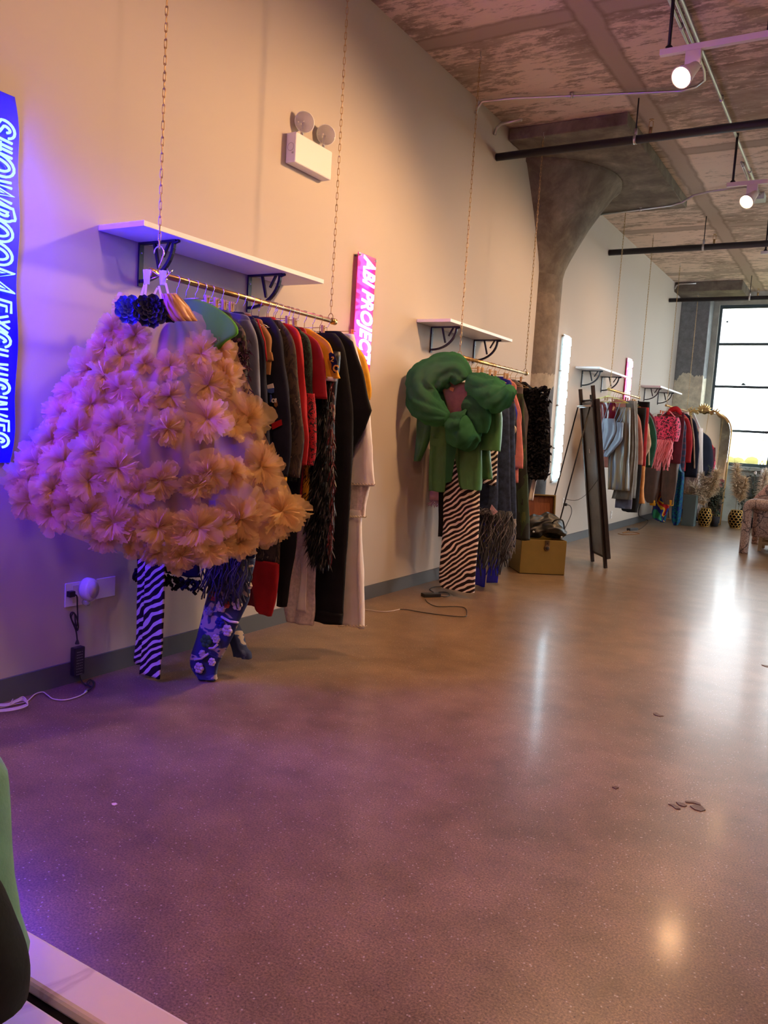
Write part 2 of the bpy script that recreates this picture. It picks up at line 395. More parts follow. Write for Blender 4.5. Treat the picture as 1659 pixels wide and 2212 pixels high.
# painted pilaster in the far corner
def pilaster_mat(name, bands, axisscale=1):
    t = NT(name); tc = t.n('ShaderNodeTexCoord'); sp = t.n('ShaderNodeSeparateXYZ'); t.l(tc, 'Object', sp, 'Vector')
    nz = t.noise(t.coord((1, 1, .8)), 4, 6, .6)
    ad = t.n('ShaderNodeMath', operation='MULTIPLY_ADD'); t.l(nz, 'Fac', ad, 0); ad.inputs[1].default_value = bands[0]; t.l(sp, 'Z', ad, 2)
    dv = t.n('ShaderNodeMath', operation='DIVIDE'); t.l(ad, 'Value', dv, 0); dv.inputs[1].default_value = 5.0
    r = t.ramp(dv, 'Value', bands[1], 'CONSTANT')
    n2 = t.noise(t.coord(), 9, 6, .7); rr = t.ramp(n2, 'Fac', [(.3, (.7, .7, .7)), (.7, (1.25, 1.25, 1.25))])
    mx = t.mix(1.0, (r, 'Color'), (rr, 'Color'), 'MULTIPLY')
    last = (mx, 2)
    if len(bands) > 2:
        n3 = t.noise(t.coord((1, 1, .5)), 5, 2, .5); k = t.ramp(n3, 'Fac', [(.62, BLK), (.68, WHT)])
        zz = t.ramp(dv, 'Value', [(.30, BLK), (.34, WHT), (.42, WHT), (.46, BLK)]); kk = t.mix(1.0, (k, 'Color'), (zz, 'Color'), 'MULTIPLY')
        m3 = t.mix((kk, 2), last, (.75, .25, .22, 1)); last = (m3, 2)
    b = t.bsdf(Roughness=.8, Specular_IOR_Level=.25); t.t.links.new(last[0].outputs[last[1]], b.inputs['Base Color']); t.bump(b, n2, 'Fac', .3, .01)
    return t.m
M['pil'] = pilaster_mat('pilaster_paint', (.5, [(0, (.2, .2, .18, 1)), (.37, (.62, .58, .46, 1)), (.565, (.19, .2, .21, 1))], 1))
t = thing('concrete_pilaster', 'square pilaster with peeling cream and slate paint in the far corner', 'pilaster', (.25, 15.8, 0))
MB().box((0.002, 15.6, 0), (.5, BACK - .002, 3.99)).build('shaft', M['pil'], t, smooth=False, bevel=.01)
MB().box((0.002, 14.9, 3.99), (1.1, BACK - .002, CEIL - .002)).build('drop_panel', M['concrete'], t, smooth=False, bevel=.008)

# mushroom column half buried in the wall
M['col'] = pilaster_mat('column_paint', (.35, [(0, (.085, .09, .1, 1)), (.40, (.36, .30, .22, 1)), (.43, (.19, .15, .115, 1)), (.60, (.155, .125, .095, 1))]))
t = thing('concrete_column', 'round mushroom-head concrete column half set into the off-white wall', 'column', (.0, 8.6, 0))
def colgrid(prof):
    rows = []
    for r, z in prof:
        A = math.acos(.248 / r); rows.append([(-.25 + r * math.cos(a), 8.6 + r * math.sin(a), z) for a in [-A + 2 * A * k / 36 for k in range(37)]])
    return MB().grid(rows)
prof = [(.39, 0), (.39, 1), (.39, 2), (.39, 2.9), (.392, 3.05)]
colgrid(prof).build('shaft', M['col'], t)
colgrid([(.392, 3.05), (.41, 3.14), (.45, 3.24), (.52, 3.38), (.6, 3.53), (.635, 3.60), (.64, 3.605), (.76, 3.79), (.90, 3.99), (.93, 4.0), (.93, 4.04)]).build('flared_capital', M['concrete'], t)
MB().box((0.002, 7.24, 4.04), (1.1, 9.95, CEIL - .002)).build('drop_panel', M['concrete'], t, smooth=False, bevel=.01)

# ------------------------------------------------------------------ outdoors
t = MB()
M['meadow'] = two_tone('autumn_scrub', [(0, (.16, .14, .04, 1)), (.5, (.24, .2, .05, 1)), (.62, (.11, .13, .05, 1))], .15, rough=.95)
t.box((-150, 18, -9), (190, 260, -8.6))
struct2(t, 'ground', M['meadow'], 'washed-out yellow-green land seen below through the window', 'ground', smooth=False)
rr = random.Random(3)
for i in range(14):
    x = -19 + i * 1.5; y = 88 + (i % 4) * 5; tb = thing('tree', ['pale yellow tree far outside the window', 'pale green tree far outside the window'][i % 2], 'tree', (x, y, -8.6), 'far trees outside')
    b = MB()
    for q in range(12):
        c = V((x + rr.uniform(-1.3, 1.3), y + rr.uniform(-1.2, 1.2), -1.9 + rr.uniform(-2.5, 1.9))); r = rr.uniform(.6, 1.1)
        b.lathe([(max(.01, r * math.sin(PI * k / 6)) * (1 + rr.uniform(-.12, .12)), -r * math.cos(PI * k / 6)) for k in range(7)], c, n=10)
    b.build('crown', M['meadow'], tb); MB().tube([(x, y, -8.6), (x, y, -3)], .3, 6).build('trunk', plain('bark%d' % i, (.2, .15, .1, 1)), tb)
mt = thing('lattice_mast', 'thin lattice mast standing outside the window', 'mast', (-2.2, 60, -8.6))
p = aty(1648, 1000, 60); q = aty(1653, 930, 60); mm_ = MB()
for dx in (-.35, .35): mm_.tube([(p.x + dx * 1.6, 60, -8.6), (q.x + dx * .3, 60, q.z)], .05, 5)
for k in range(12):
    z0 = -8.6 + (q.z + 8.6) * k / 12; z1 = -8.6 + (q.z + 8.6) * (k + 1) / 12; w0 = .56 - .45 * k / 12; w1 = .56 - .45 * (k + 1) / 12
    xa = p.x + (q.x - p.x) * k / 12; xb = p.x + (q.x - p.x) * (k + 1) / 12; mm_.tube([(xa - w0, 60, z0), (xb + w1, 60, z1)], .03, 4).tube([(xa + w0, 60, z0), (xb - w1, 60, z1)], .03, 4)
mm_.build('lattice', M['steel'], mt)

# ------------------------------------------------------------------ lights
w = bpy.data.worlds.new('world'); scene.world = w; w.use_nodes = True
bg = w.node_tree.nodes['Background']; bg.inputs['Color'].default_value = (.86, .95, 1.0, 1); bg.inputs['Strength'].default_value = WORLD
for a, b in wins:
    ld = bpy.data.lights.new('window_portal', 'AREA'); ld.shape = 'RECTANGLE'; ld.size = b - a; ld.size_y = WT - WB; ld.cycles.is_portal = True
    lo = bpy.data.objects.new('window_portal', ld); COL.objects.link(lo); lo.location = ((a + b) / 2, BACK + .28, (WB + WT) / 2); lo.rotation_euler = (-PI / 2, 0, 0)
for a, b in SW:
    ld = bpy.data.lights.new('window_portal', 'AREA'); ld.shape = 'RECTANGLE'; ld.size = b - a; ld.size_y = WT - WB; ld.cycles.is_portal = True
    lo = bpy.data.objects.new('window_portal', ld); COL.objects.link(lo); lo.location = (XR + .13, (a + b) / 2, (WB + WT) / 2); lo.rotation_euler = (PI / 2, 0, PI / 2)
def spot(name, loc, tgt, power, col, ang=120, blend=.7, r=.07):
    ld = bpy.data.lights.new(name, 'SPOT'); ld.energy = power; ld.color = col; ld.spot_size = math.radians(ang); ld.spot_blend = blend; ld.shadow_soft_size = r
    lo = bpy.data.objects.new(name, ld); COL.objects.link(lo); lo.location = loc
    lo.rotation_euler = (V(tgt) - V(loc)).to_track_quat('-Z', 'Y').to_euler(); return lo
WARM = (1, .57, .27)
for (x, y, p, tx_, ty_) in LAMPS_AND_FILL: spot('track_and_fill_beam', (x, y, 3.44), (tx_, ty_, 1.1), p, WARM, 140, .7, .18 if y < 0 else .11)
ld = bpy.data.lights.new('assumed_pink_fill', 'AREA'); ld.shape = 'RECTANGLE'; ld.size = 1.6; ld.size_y = .5; ld.energy = PINK; ld.color = (1, .34, .36)  # assumed pink source behind the camera, added to tint the ceiling; no neon sign
lo = bpy.data.objects.new('assumed_pink_fill', ld); COL.objects.link(lo); lo.location = (2.2, -1.5, 2.6); lo.rotation_euler = (math.radians(148), 0, 0); ld.spread = math.radians(120)
ld = bpy.data.lights.new('violet_fill', 'AREA'); ld.shape = 'RECTANGLE'; ld.size = .25; ld.size_y = 1.4; ld.energy = VIOLET; ld.color = (.055, .004, 1); ld.spread = math.radians(115)  # added fill that deepens the violet on the cape, no neon tube here
lo = bpy.data.objects.new('violet_fill', ld); COL.objects.link(lo); lo.location = (.20, 1.72, 1.80); lo.rotation_euler = (V((.45, 2.5, 1.35)) - V(lo.location)).to_track_quat('-Z', 'Z').to_euler()

# ------------------------------------------------------------------ ceiling services
for (y, z, lab) in ((7.0, 3.818, 'black sprinkler pipe crossing in front of the column capital'), (10.774, 3.777, 'black sprinkler pipe crossing the middle of the ceiling'), (14.56, 3.79, 'black sprinkler pipe nearest the far window')):
    r = {7.0: .034, 10.774: .038, 14.56: .034}[y]
    t = thing('sprinkler_pipe', lab, 'pipe', (0.004, y, z), 'sprinkler pipes')
    MB().tube([(.004, y, z), (XR - .01, y, z)], r, 14).build('pipe', M['black_pipe'], t)
    hx = {7.0: (1.246, 3.4, 5.6), 10.774: (1.174, 3.2, 5.4), 14.56: (1.272, 3.3, 5.5)}[y]
    for x in hx:
        MB().tube([(x, y, z + r + .05), (x, y, CEIL - .002)], .006, 6).build('hanger_rod', M['black_iron'], t)
        MB().lathe([(r + .001, -.012), (r + .004, -.012), (r + .004, .012), (r + .001, .012)], (x, y, z), (1, 0, 0), 18).box((x - .012, y - .008, z + r), (x + .012, y + .008, z + r + .055)).build('clamp', M['steel'], t)
    for x in (hx[0] + .12, hx[0] + 2.4):
        h = MB().tube([(x, y, z + r - .004), (x, y, z + r + .05)], .014, 8).tube([(x - .016, y, z + r + .05), (x - .016, y, z + r + .095), (x, y, z + r + .105), (x + .016, y, z + r + .095), (x + .016, y, z + r + .05)], .004, 5)
        h.lathe([(.001, .108), (.02, .106), (.02, .112), (.001, .114)], (x, y, z + r), (0, 0, 1), 10).build('sprinkler_head', M['brasschain'], t)

cz = CEIL - .03
def conduit(name, lab, pts, r=.012, straps=()):
    t = thing(name, lab, 'conduit', pts[0], 'steel conduits on the ceiling')
    MB().tube(pts, r, 10).build('tube', M['steel'], t)
    for s, dr in straps:
        s = V(s); MB().lathe([(r + .001, -.01), (r + .006, -.01), (r + .006, .01), (r + .001, .01)], s, dr, 12).box((s.x - .014, s.y - .014, s.z), (s.x + .014, s.y + .014, CEIL - .002)).build('strap', M['steel'], t)
conduit('conduit', 'long steel conduit running straight away along the ceiling to the junction box', [(1.86, YF + .1, cz), (1.86, 9.95, cz)], .013, [((1.86, 7.2, cz), (0, 1, 0)), ((1.86, 9.1, cz), (0, 1, 0)), ((1.86, 4, cz), (0, 1, 0))])
conduit('conduit', 'steel conduit ending in a curve beside the lit track lamp', [(1.825, YF + .1, cz), (1.825, 6.6, cz), (1.80, 6.78, cz), (1.72, 6.88, cz), (1.6, 6.92, cz), (.3, 6.55, cz), (.06, 6.5, cz - .01), (.02, 6.49, cz - .06), (.012, 6.49, cz - .1)], .011, [((1.825, 6.3, cz), (0, 1, 0)), ((.78, 6.69, cz), (1, .25, 0))])
conduit('conduit', 'short steel conduit running beside the long one towards the camera', [(1.79, YF + .1, cz), (1.79, 6.1, cz), (1.80, 6.5, cz)], .011, [((1.79, 5.9, cz), (0, 1, 0))])
conduit('conduit', 'bent steel conduit crossing below the drop panel beyond the column', [(.035, 9.86, 4.02), (.5, 9.80, 4.02), (.98, 9.72, 4.02), (1.10, 9.70, 4.04), (1.22, 9.69, cz - .02), (1.4, 9.66, cz), (1.75, 9.62, cz), (1.81, 9.7, cz)], .012, [((.62, 9.78, 4.02), (1, 0, 0))])
conduit('conduit', 'twin steel conduit stub joining the junction box', [(1.815, 8.8, cz), (1.815, 9.95, cz)], .012, [((1.815, 8.9, cz), (0, 1, 0))])
conduit('conduit', 'short capped conduit stub leaving the off-white wall under the ceiling', [(.012, 6.9, 3.98), (.03, 6.9, 4.04), (.08, 6.88, 4.06), (.28, 6.86, 4.06)], .014)
conduit('conduit', 'small conduit bend entering the wall by the far drop panel', [(.014, 14.86, 4.03), (.04, 14.86, 4.09), (.1, 14.86, 4.11), (.36, 14.86, 4.115)], .014)
t = MB().box((1.77, 9.95, CEIL - .075), (1.91, 10.12, CEIL - .002)).build('junction_box', plain('zinc_box', (.5, .56, .55, 1), .5, .4), smooth=False, bevel=.004)
tag(t, 'small zinc junction box where the ceiling conduits end', 'box')

M['bulb'] = glow('lamp_face', (1, .66, .26, 1), 12)
for k, (y, labs) in enumerate(((5.29, ('white lighting track over the second bay, running to the right', 'lit white track spotlight hanging below the nearest conduits')), (8.08, ('white lighting track beyond the column capital', 'lit white track spotlight beside the far conduits')), (10.9, ('white lighting track nearest the far windows', 'assumed lit white track spotlight just outside the picture')))):  # spotlight on the farthest track is assumed, it hangs out of view
    z = 3.70; x0 = 1.82
    t = thing('light_track', labs[0], 'lighting track', (x0, y, z), 'ceiling lighting tracks')
    MB().box((x0, y - .018, z - .018), (XR - .3, y + .018, z + .018)).build('rail', M['track_white'], t, smooth=False, bevel=.002)
    MB().tube([(x0 + .05, y, z + .018), (x0 + .05, y, CEIL - .002)], .011, 8).lathe([(.022, 0), (.022, .012), (.011, .022)], (x0 + .05, y, z + .018), n=12).build('stem', M['black_iron'], t)
    for x in (2.42, 4.4): MB().tube([(x, y, z + .018), (x, y, CEIL - .002)], .004, 6).build('hanger_rod', M['black_iron'], t)
    c = V((2.0, y - .18, 3.46)) if k == 0 else V((2.02, y - .13, 3.50))
    s = thing('track_spotlight', labs[1], 'spotlight', (c.x, y, z), 'track spotlights')
    d = (V((1.35, y - 1.6, 2.2)) - c).normalized()
    nk = V((c.x + .02, y, z - .018))
    MB().box((nk.x - .045, y - .02, z - .10), (nk.x + .045, y + .02, z - .018)).tube([(nk.x, y, z - .1), c - d * .13 + V((0, 0, .02))], .012, 8).build('arm', M['track_white'], s, bevel=.003)
    MB().lathe([(.012, -.17), (.03, -.16), (.04, -.10), (.062, -.02), (.066, 0), (.060, .001)], c, d, 24).build('lamp_shade', M['track_white'], s)
    MB().lathe([(.001, .012), (.03, .010), (.058, -.004)], c, d, 24).build('bulb', M['bulb'], s)
    MB().tube([c - d * .10 + V((.03, 0, 0)), nk + V((.05, 0, -.10))], .003, 5).build('cord', M['track_white'], s)

# ------------------------------------------------------------------ neon signs
CY = glow('ice_blue_neon', (.004, .0075, 1, 1), NEON)
def strokes(ch):
    arc = lambda cx, cy, rx, ry, a0, a1, n=10: [(cx + rx * math.cos(math.radians(a0 + (a1 - a0) * i / n)), cy + ry * math.sin(math.radians(a0 + (a1 - a0) * i / n))) for i in range(n + 1)]
    S = {'S': [arc(.5, .74, .42, .26, 20, 200) + arc(.5, .26, .42, .26, 110, -160)[2:]], 'H': [[(.1, 0), (.1, 1)], [(.9, 0), (.9, 1)], [(.1, .5), (.9, .5)]],
         'O': [arc(.5, .5, .46, .5, 0, 360, 22)], 'W': [[(0, 1), (.22, 0), (.5, .9), (.78, 0), (1, 1)]], 'R': [[(.1, 0), (.1, 1), (.6, 1)] + arc(.6, .73, .3, .27, 90, -90, 8) + [(.1, .46)], [(.5, .46), (.9, 0)]],
         'M': [[(.05, 0), (.05, 1), (.5, .25), (.95, 1), (.95, 0)]], 'E': [[(.9, 1), (.1, 1), (.1, 0), (.9, 0)], [(.1, .5), (.75, .5)]], 'X': [[(.05, 0), (.95, 1)], [(.05, 1), (.95, 0)]],
         'C': [arc(.5, .5, .44, .5, 45, 315, 16)], 'L': [[(.15, 1), (.15, 0), (.9, 0)]], 'U': [[(.1, 1), (.1, .3)] + arc(.5, .3, .4, .3, 180, 360, 8) + [(.9, 1)]], 'I': [[(.5, 0), (.5, 1)]], 'V': [[(.05, 1), (.5, 0), (.95, 1)]]}
    return S[ch]
def offset(pl, d):
    out = []
    for i, p in enumerate(pl):
        a = pl[max(i - 1, 0)]; b = pl[min(i + 1, len(pl) - 1)]
        def nrm(p, q):
            dx, dy = q[0] - p[0], q[1] - p[1]; L = math.hypot(dx, dy) or 1; return (-dy / L, dx / L)
        if i == 0: n = nrm(p, b)
        elif i == len(pl) - 1: n = nrm(a, p)
        else:
            n1, n2 = nrm(a, p), nrm(p, b); n = (n1[0] + n2[0], n1[1] + n2[1]); L = math.hypot(*n) or 1; c = max(.45, L / 2); n = (n[0] / L / c, n[1] / L / c)
        out.append((p[0] + n[0] * d, p[1] + n[1] * d))
    return out
sg = thing('neon_sign', 'tall blue neon sign reading SHOWROOM EXCLUSIVES on the off-white wall', 'neon sign', (0, 2.09, 1.1))
LET = [('S', 259, 298), ('H', 302, 336), ('O', 334, 386), ('W', 388, 446), ('R', 443, 478), ('O', 477, 526), ('O', 525, 577), ('M', 578, 632), ('E', 648, 678), ('X', 679, 717), ('C', 715, 753), ('L', 754, 781), ('U', 783, 820), ('S', 820, 850), ('I', 853, 871), ('V', 869, 908), ('E', 906, 935), ('S', 934, 965)]
HL = .125
for ch, a, b in LET:
    za = atx(14, a, .035).z; zb = atx(14, b, .035).z; ytop = atx(27 - (a - 260) / 705 * 14, (a + b) / 2, .035).y; w_ = za - zb; mb = MB()
    for st in strokes(ch):
        pts = [((.12 + .76 * u) * w_ if ch != 'I' else u * w_, v * HL) for u, v in st]
        for d in (-.0105, .0105):
            o = offset(pts, d); mb.tube([(.035, ytop - HL + v, za - u - .16 * (v - HL / 2) * .6) for u, v in o], .0056, 6, closed=(ch == 'O'))
    mb.build('letter', CY, sg)
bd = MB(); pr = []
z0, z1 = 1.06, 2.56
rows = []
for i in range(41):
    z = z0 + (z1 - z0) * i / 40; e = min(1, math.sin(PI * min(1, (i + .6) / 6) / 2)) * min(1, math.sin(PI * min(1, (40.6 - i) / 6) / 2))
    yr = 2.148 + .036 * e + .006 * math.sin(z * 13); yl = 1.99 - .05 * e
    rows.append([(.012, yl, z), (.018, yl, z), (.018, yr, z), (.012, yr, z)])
bd.grid(rows); bd.build('backing_board', plain('painted_blue_glow', (.012, .004, .75, 1), .25), sg, smooth=False)  # added board, its deep blue paints the sign's glow on the wall

PK = glow('pink_neon', (1, .16, .62, 1), PINKNEON)
sg = thing('neon_sign', 'pink neon strip sign reading ABI PROJECT above the rail end', 'neon sign', (0, 4.87, 1.55))
tx = MB(); text_into(tx, 'ABI PROJECT', .205, (.06, 4.80, 2.478), (0, 0, -.60), (0, 1, 0), (1, 0, 0), bold=.005, shear=.22, extrude=.004); tx.build('lettering', PK, sg, smooth=False)
M['pink_acrylic'] = plain('pink_acrylic', (.85, .05, .42, 1), .12, Transmission_Weight=.35)
MB().box((.03, 4.755, 1.60), (.036, 4.99, 2.50)).build('backing_board', M['pink_acrylic'], sg, smooth=False, bevel=.002)
mb = MB()
for y in (4.77, 4.975):
    for z in (1.62, 2.48): mb.tube([(0.001, y, z), (.048, y, z)], .008, 8)
mb.build('standoff', M['steel'], sg)

WH = glow('white_neon', (.62, .86, 1, 1), WHITENEON)
sg = thing('neon_sign', 'tall white neon sign glowing on the wall beside the column', 'neon sign', (0, 9.30, .8))
mb = MB(); rr = random.Random(5)
z = 2.49
while z > .84:
    h = rr.uniform(.07, .12); mb.obox((.045, 9.30 + rr.uniform(-.008, .008), z - h / 2), (0, rr.uniform(.07, .088), .012), (.012, 0, 0), (0, -.01, h / 2 * .96)); z -= h + .006
mb.build('tube_lettering', WH, sg, smooth=False, bevel=.01)
MB().box((.02, 9.185, .79), (.026, 9.42, 2.52)).build('backing_board', plain('clear_acrylic_board', (.9, .95, .97, 1), .1, Transmission_Weight=.6), sg, smooth=False)
mb = MB()
for y in (9.2, 9.4):
    for z in (.81, 1.2, 1.7, 2.1, 2.5): mb.tube([(.001, y, z), (.034, y, z)], .009, 8)
mb.build('standoff', M['steel'], sg)
PW = glow('hot_pink_neon', (1, .2, .42, 1), PINKNEON * .8)
sg = thing('neon_sign', 'short pink neon sign glowing behind the third shelf', 'neon sign', (0, 12.2, 1.55))
mb = MB(); z = 2.52
while z > 1.6:
    h = rr.uniform(.1, .2); mb.obox((.045, 12.24, z - h / 2), (0, rr.uniform(.07, .09), .012), (.012, 0, 0), (0, -.01, h / 2 * .95)); z -= h + .012
mb.build('tube_lettering', PW, sg, smooth=False, bevel=.012)
MB().box((.02, 12.1, 1.5), (.026, 12.37, 2.56)).build('backing_board', M['pink_acrylic'], sg, smooth=False)

# ------------------------------------------------------------------ shelves
def shelf(y0, y1, z, brs, lab):
    t = thing('wall_shelf', lab, 'shelf', (0, (y0 + y1) / 2, z), 'white wall shelves')
    MB().box((.002, y0, z), (.30, y1, z + .024)).build('board', M['white_paint'], t, smooth=False, bevel=.0015)
    for y in brs:
        b = MB(); w = .014
        b.box((.002, y - w, z - .21), (.012, y + w, z)).box((.012, y - w, z - .010), (.25, y + w, z - .0005))
        cur = [V((.014 + .215 * math.sin(a) ** 1.0 * 1.0, y, z - .185 + .175 * (1 - math.cos(a)))) for a in [PI / 2 * k / 10 for k in range(11)]]
        for p, q in zip(cur, cur[1:]): b.bar(p, q, .016, .016)
        b.bar((.10, y, z - .008), (.135, y, z - .13), .012, .014); b.bar((.20, y, z - .008), (.16, y, z - .075), .012, .012)
        b.tube([(.235, y, z - .012), (.262, y, z - .006)], .009, 8)
        o = b.build('bracket', M['black_iron'], t, smooth=False)
        MB().tube([(.012, y, z - .19), (.015, y, z - .19)], .005, 8).tube([(.012, y, z - .05), (.015, y, z - .05)], .005, 8).build('screw', M['steel'], o)
shelf(2.606, 4.0, 2.135, (2.86, 3.675), 'white wall shelf nearest the camera, lit violet at its near end')
shelf(5.703, 6.98, 2.158, (5.965, 6.81), 'white wall shelf above the green jacket rail')
shelf(9.787, 11.15, 2.185, (10.07, 10.96), 'white wall shelf in front of the short pink neon sign')
shelf(13.167, 14.9, 2.215, (13.42, 14.41), 'white wall shelf closest to the far pilaster')

# ------------------------------------------------------------------ emergency light
t = thing('emergency_light', 'white twin-head emergency light box high on the wall', 'emergency light', (0, 4.13, 2.84))
MB().box((.002, 3.955, 2.845), (.075, 4.335, 3.02)).build('housing', M['white_plastic'], t, smooth=False, bevel=.008)
o = MB().lathe([(.022, 0), (.024, .001), (.022, .002)], (.04, 3.9545, 2.935), (0, -1, 0), 18).box((.05, 3.9525, 2.895), (.062, 3.955, 2.905)).build('knockout', plain('knockout_grey', (.4, .38, .38, 1)), t)
for y in (4.05, 4.275):
    c = V((.06, y, 3.105)); d = V((.75, -.6, -.1)).normalized()
    MB().tube([(.045, y, 3.02), (.045, y, 3.06), c - d * .02], .009, 8).build('neck', M['steel'], t)
    h = MB().lathe([(.01, -.045), (.04, -.035), (.060, -.005), (.062, .004), (.058, .005)], c, d, 24).build('lamp_head', M['white_plastic'], t)
    MB().lathe([(.001, .016), (.035, .012), (.058, .004)], c, d, 24).build('lens', M['clear'], h)

# ------------------------------------------------------------------ rails and chains
def chain_pts(mb, x, y, z0, z1, pitch=.0335, wid=.011, wire=.0021):
    n = int((z1 - z0) / pitch); pitch = (z1 - z0) / n; L = pitch / 2 + wire * 1.6
    for i in range(n):
        c = z0 + pitch * (i + .5); ax = V((1, 0, 0)) if i % 2 else V((0, 1, 0)); ax = (ax + V((.4, .4, 0)) * (1 if i % 2 else -1)).normalized(); pts = []
        st = L - wid / 2
        for k in range(10):
            a = 2 * PI * k / 10 + PI / 10; pts.append(V((x, y, c)) + ax * (wid / 2 * 1.1 * math.cos(a)) + V((0, 0, math.copysign(st, math.sin(a)) + wid / 2 * math.sin(a))))
        mb.tube(pts, wire, 5, closed=True)
RX = .38
RAILS = []
names = ['nearest the camera', 'beside the column', 'behind the leaning mirror', 'by the far window']
spec = [((2.625, 1.925), (3.975, 1.915)), ((5.74, 1.895), (7.15, 1.893)), ((10.03, 1.953), (11.5, 1.947)), ((13.36, 1.945), (15.05, 1.94))]
for i, ((ya, za), (yb, zb)) in enumerate(spec):
    t = thing('clothes_rail', 'brass clothes rail hung on chains ' + names[i], 'clothes rail', (RX, (ya + yb) / 2, za), 'hanging brass rails')
    MB().tube([(RX, ya - .035, za), (RX, yb + .035, zb)], .0135, 14).build('rod', M['brass'], t)
    for y, z in ((ya, za), (yb, zb)):
        dy = -.03 if y == ya else .03
        MB().lathe([(.001, -.02), (.019, -.018), (.019, .018), (.001, .02)], (RX, y + dy, z), (0, 1, 0), 14).build('end_cap', M['brass'], t)
    RAILS.append((ya, za, yb, zb))
    for j, (y, z) in enumerate(((ya, za), (yb, zb))):
        top = CEIL - .002 if not (i == 1 and j == 1) and not (i == 3 and j == 1) else (4.04 if i == 1 else 3.988)
        c = thing('hanging_chain', 'thin brass link chain holding the %s end of the rail %s' % (('near', 'far')[j], names[i]), 'chain', (RX, y, z), 'chains of the clothes rails')
        mb = MB(); chain_pts(mb, RX, y, z + .05 + (.06 if i == 0 and j == 0 else 0), top - .05); mb.build('links', M['brasschain'], c)
        MB().tube([(RX, y, top), (RX, y, top - .03), (RX + .012, y, top - .045), (RX, y, top - .058), (RX - .012, y, top - .045)], .003, 6).build('ceiling_hook', M['steel'], c)
        if i == 0 and j == 0:
            MB().tube([(RX - .03 * math.cos(a), y, z + .09 + .03 * math.sin(a)) for a in [PI * k / 12 * 1.05 for k in range(13)]] + [(RX + .018, y, z + .055), (RX + .004, y, z + .035), (RX + .002, y, z + .012)], .0032, 6).build('hook', M['chrome'], c)
        else:
            MB().tube([(RX + .017 * math.cos(a), y, z + .003 + .025 * math.sin(a) + .014) for a in [2 * PI * k / 14 for k in range(14)]], .0028, 6, closed=True).build('ring', M['brasschain'], c)
# ------------------------------------------------------------------ clothing helpers
def rail_z(i, y):
    ya, za, yb, zb = RAILS[i]; return za + (zb - za) * (y - ya) / (yb - ya)
def hanger_mesh(w):
    b = MB(); hook = [V((.019 * math.cos(a), 0, .019 * math.sin(a) - .003)) for a in [math.radians(-40 + 225 * k / 14) for k in range(15)]][::-1]
    hook = hook + [V((.012, 0, -.03)), V((0, 0, -.045)), V((0, 0, -.078))]
    b.tube(hook, .0016, 6)
    b.tube([(-w, 0, -.155), (-w * .5, 0, -.115), (0, 0, -.078), (w * .5, 0, -.115), (w, 0, -.155)], .0016, 6)
    b.tube([(-w, 0, -.155), (0, 0, -.160), (w, 0, -.155)], .0016, 6); return b
HM = {}
def hanger(i, y, what, mat='chrome', w=.185, kind='wire_hanger', group=None, dx=0):
    key = (mat, w, kind); z = rail_z(i, y)
    if key not in HM:
        o = hanger_mesh(w).build(kind, M[mat], origin=(0, 0, 0)); HM[key] = o
    else:
        o = HM[key].copy(); COL.objects.link(o)
    o.location = (RX + dx, y, z); o.rotation_euler = (0, 0, math.radians(random.uniform(-5, 5)))
    WL[o.name] = V(o.location); hue = {'chrome': 'silver', 'pinkmetal': 'pink', 'limemetal': 'yellow-green', 'orange': 'orange', 'brass': 'brass'}[mat]
    return tag(o, '%s wire hanger carrying the %s' % (hue, what), 'hanger', group or 'hangers on the rail ' + names[i])
def clip_hanger(i, y, what, xs=(-.13, .13), mat='wood_clip', z0=-.078, metal='chrome', hue='pale wooden'):
    z = rail_z(i, y); t = thing('clip_hanger', 'hanger with %s clips holding the %s' % (hue, what), 'hanger', (RX, y, z), 'hangers on the rail ' + names[i])
    b = MB(); hook = [V((RX + .019 * math.cos(a), y, z + .019 * math.sin(a) - .003)) for a in [math.radians(-40 + 225 * k / 12) for k in range(13)]][::-1] + [V((RX + .012, y, z - .03)), V((RX, y, z - .045)), V((RX, y, z + z0))]
    b.tube(hook, .0018, 6).tube([(RX + xs[0] - .03, y, z + z0), (RX + xs[1] + .03, y, z + z0)], .0022, 6).build('wire', M[metal], t)
    for x in xs:
        for s in (-1, 1):
            MB().obox((RX + x, y + s * .007, z + z0 - .012), (.008, 0, 0), (0, .0035, s * .001), (0, s * .002, .024)).build('clip', M[mat], t, smooth=False, bevel=.002)
    return t
def rows2secs(y, rows, b, xmin=.045):
    out = []
    for py, l, r in rows:
        p, q = aty(l, py, y), aty(r, py, y); xl = max(p.x, xmin); xr = q.x
        out.append(((xl + xr) / 2, y, (p.z + q.z) / 2, max(.02, (xr - xl) / 2), b))
    return out
SEED = [0]
def drape(y, rows, b=.02, fold=.006, k=3, **kw):
    SEED[0] += 1
    return MB().loft(rows2secs(y, rows, b), fold=fold, k=k, seed=SEED[0], **kw)
def garment(i, y, name, lab, cat):
    return thing(name, lab, cat, (RX, y, rail_z(i, y) - .1), None)
def short_label(lab):
    w_ = lab.split(' hang')[0].split()[:10]; stop = {'with', 'on', 'the', 'in', 'of', 'a', 'an', 'and', 'its', 'at', 'by', 'to', 'left', 'right', 'beside', 'behind', 'between', 'from', 'near', 'under', 'thin', 'wide', 'far', 'next', 'long', 'last', 'middle', 'one', 'royal', 'two', 'pink', 'black', 'second', 'farthest', 'nearest', 'leaning', 'third', 'smooth', 'white', 'rust-pink'}
    while w_[-1] in stop or w_[-1].endswith(','): w_.pop()
    return ' '.join(w_)
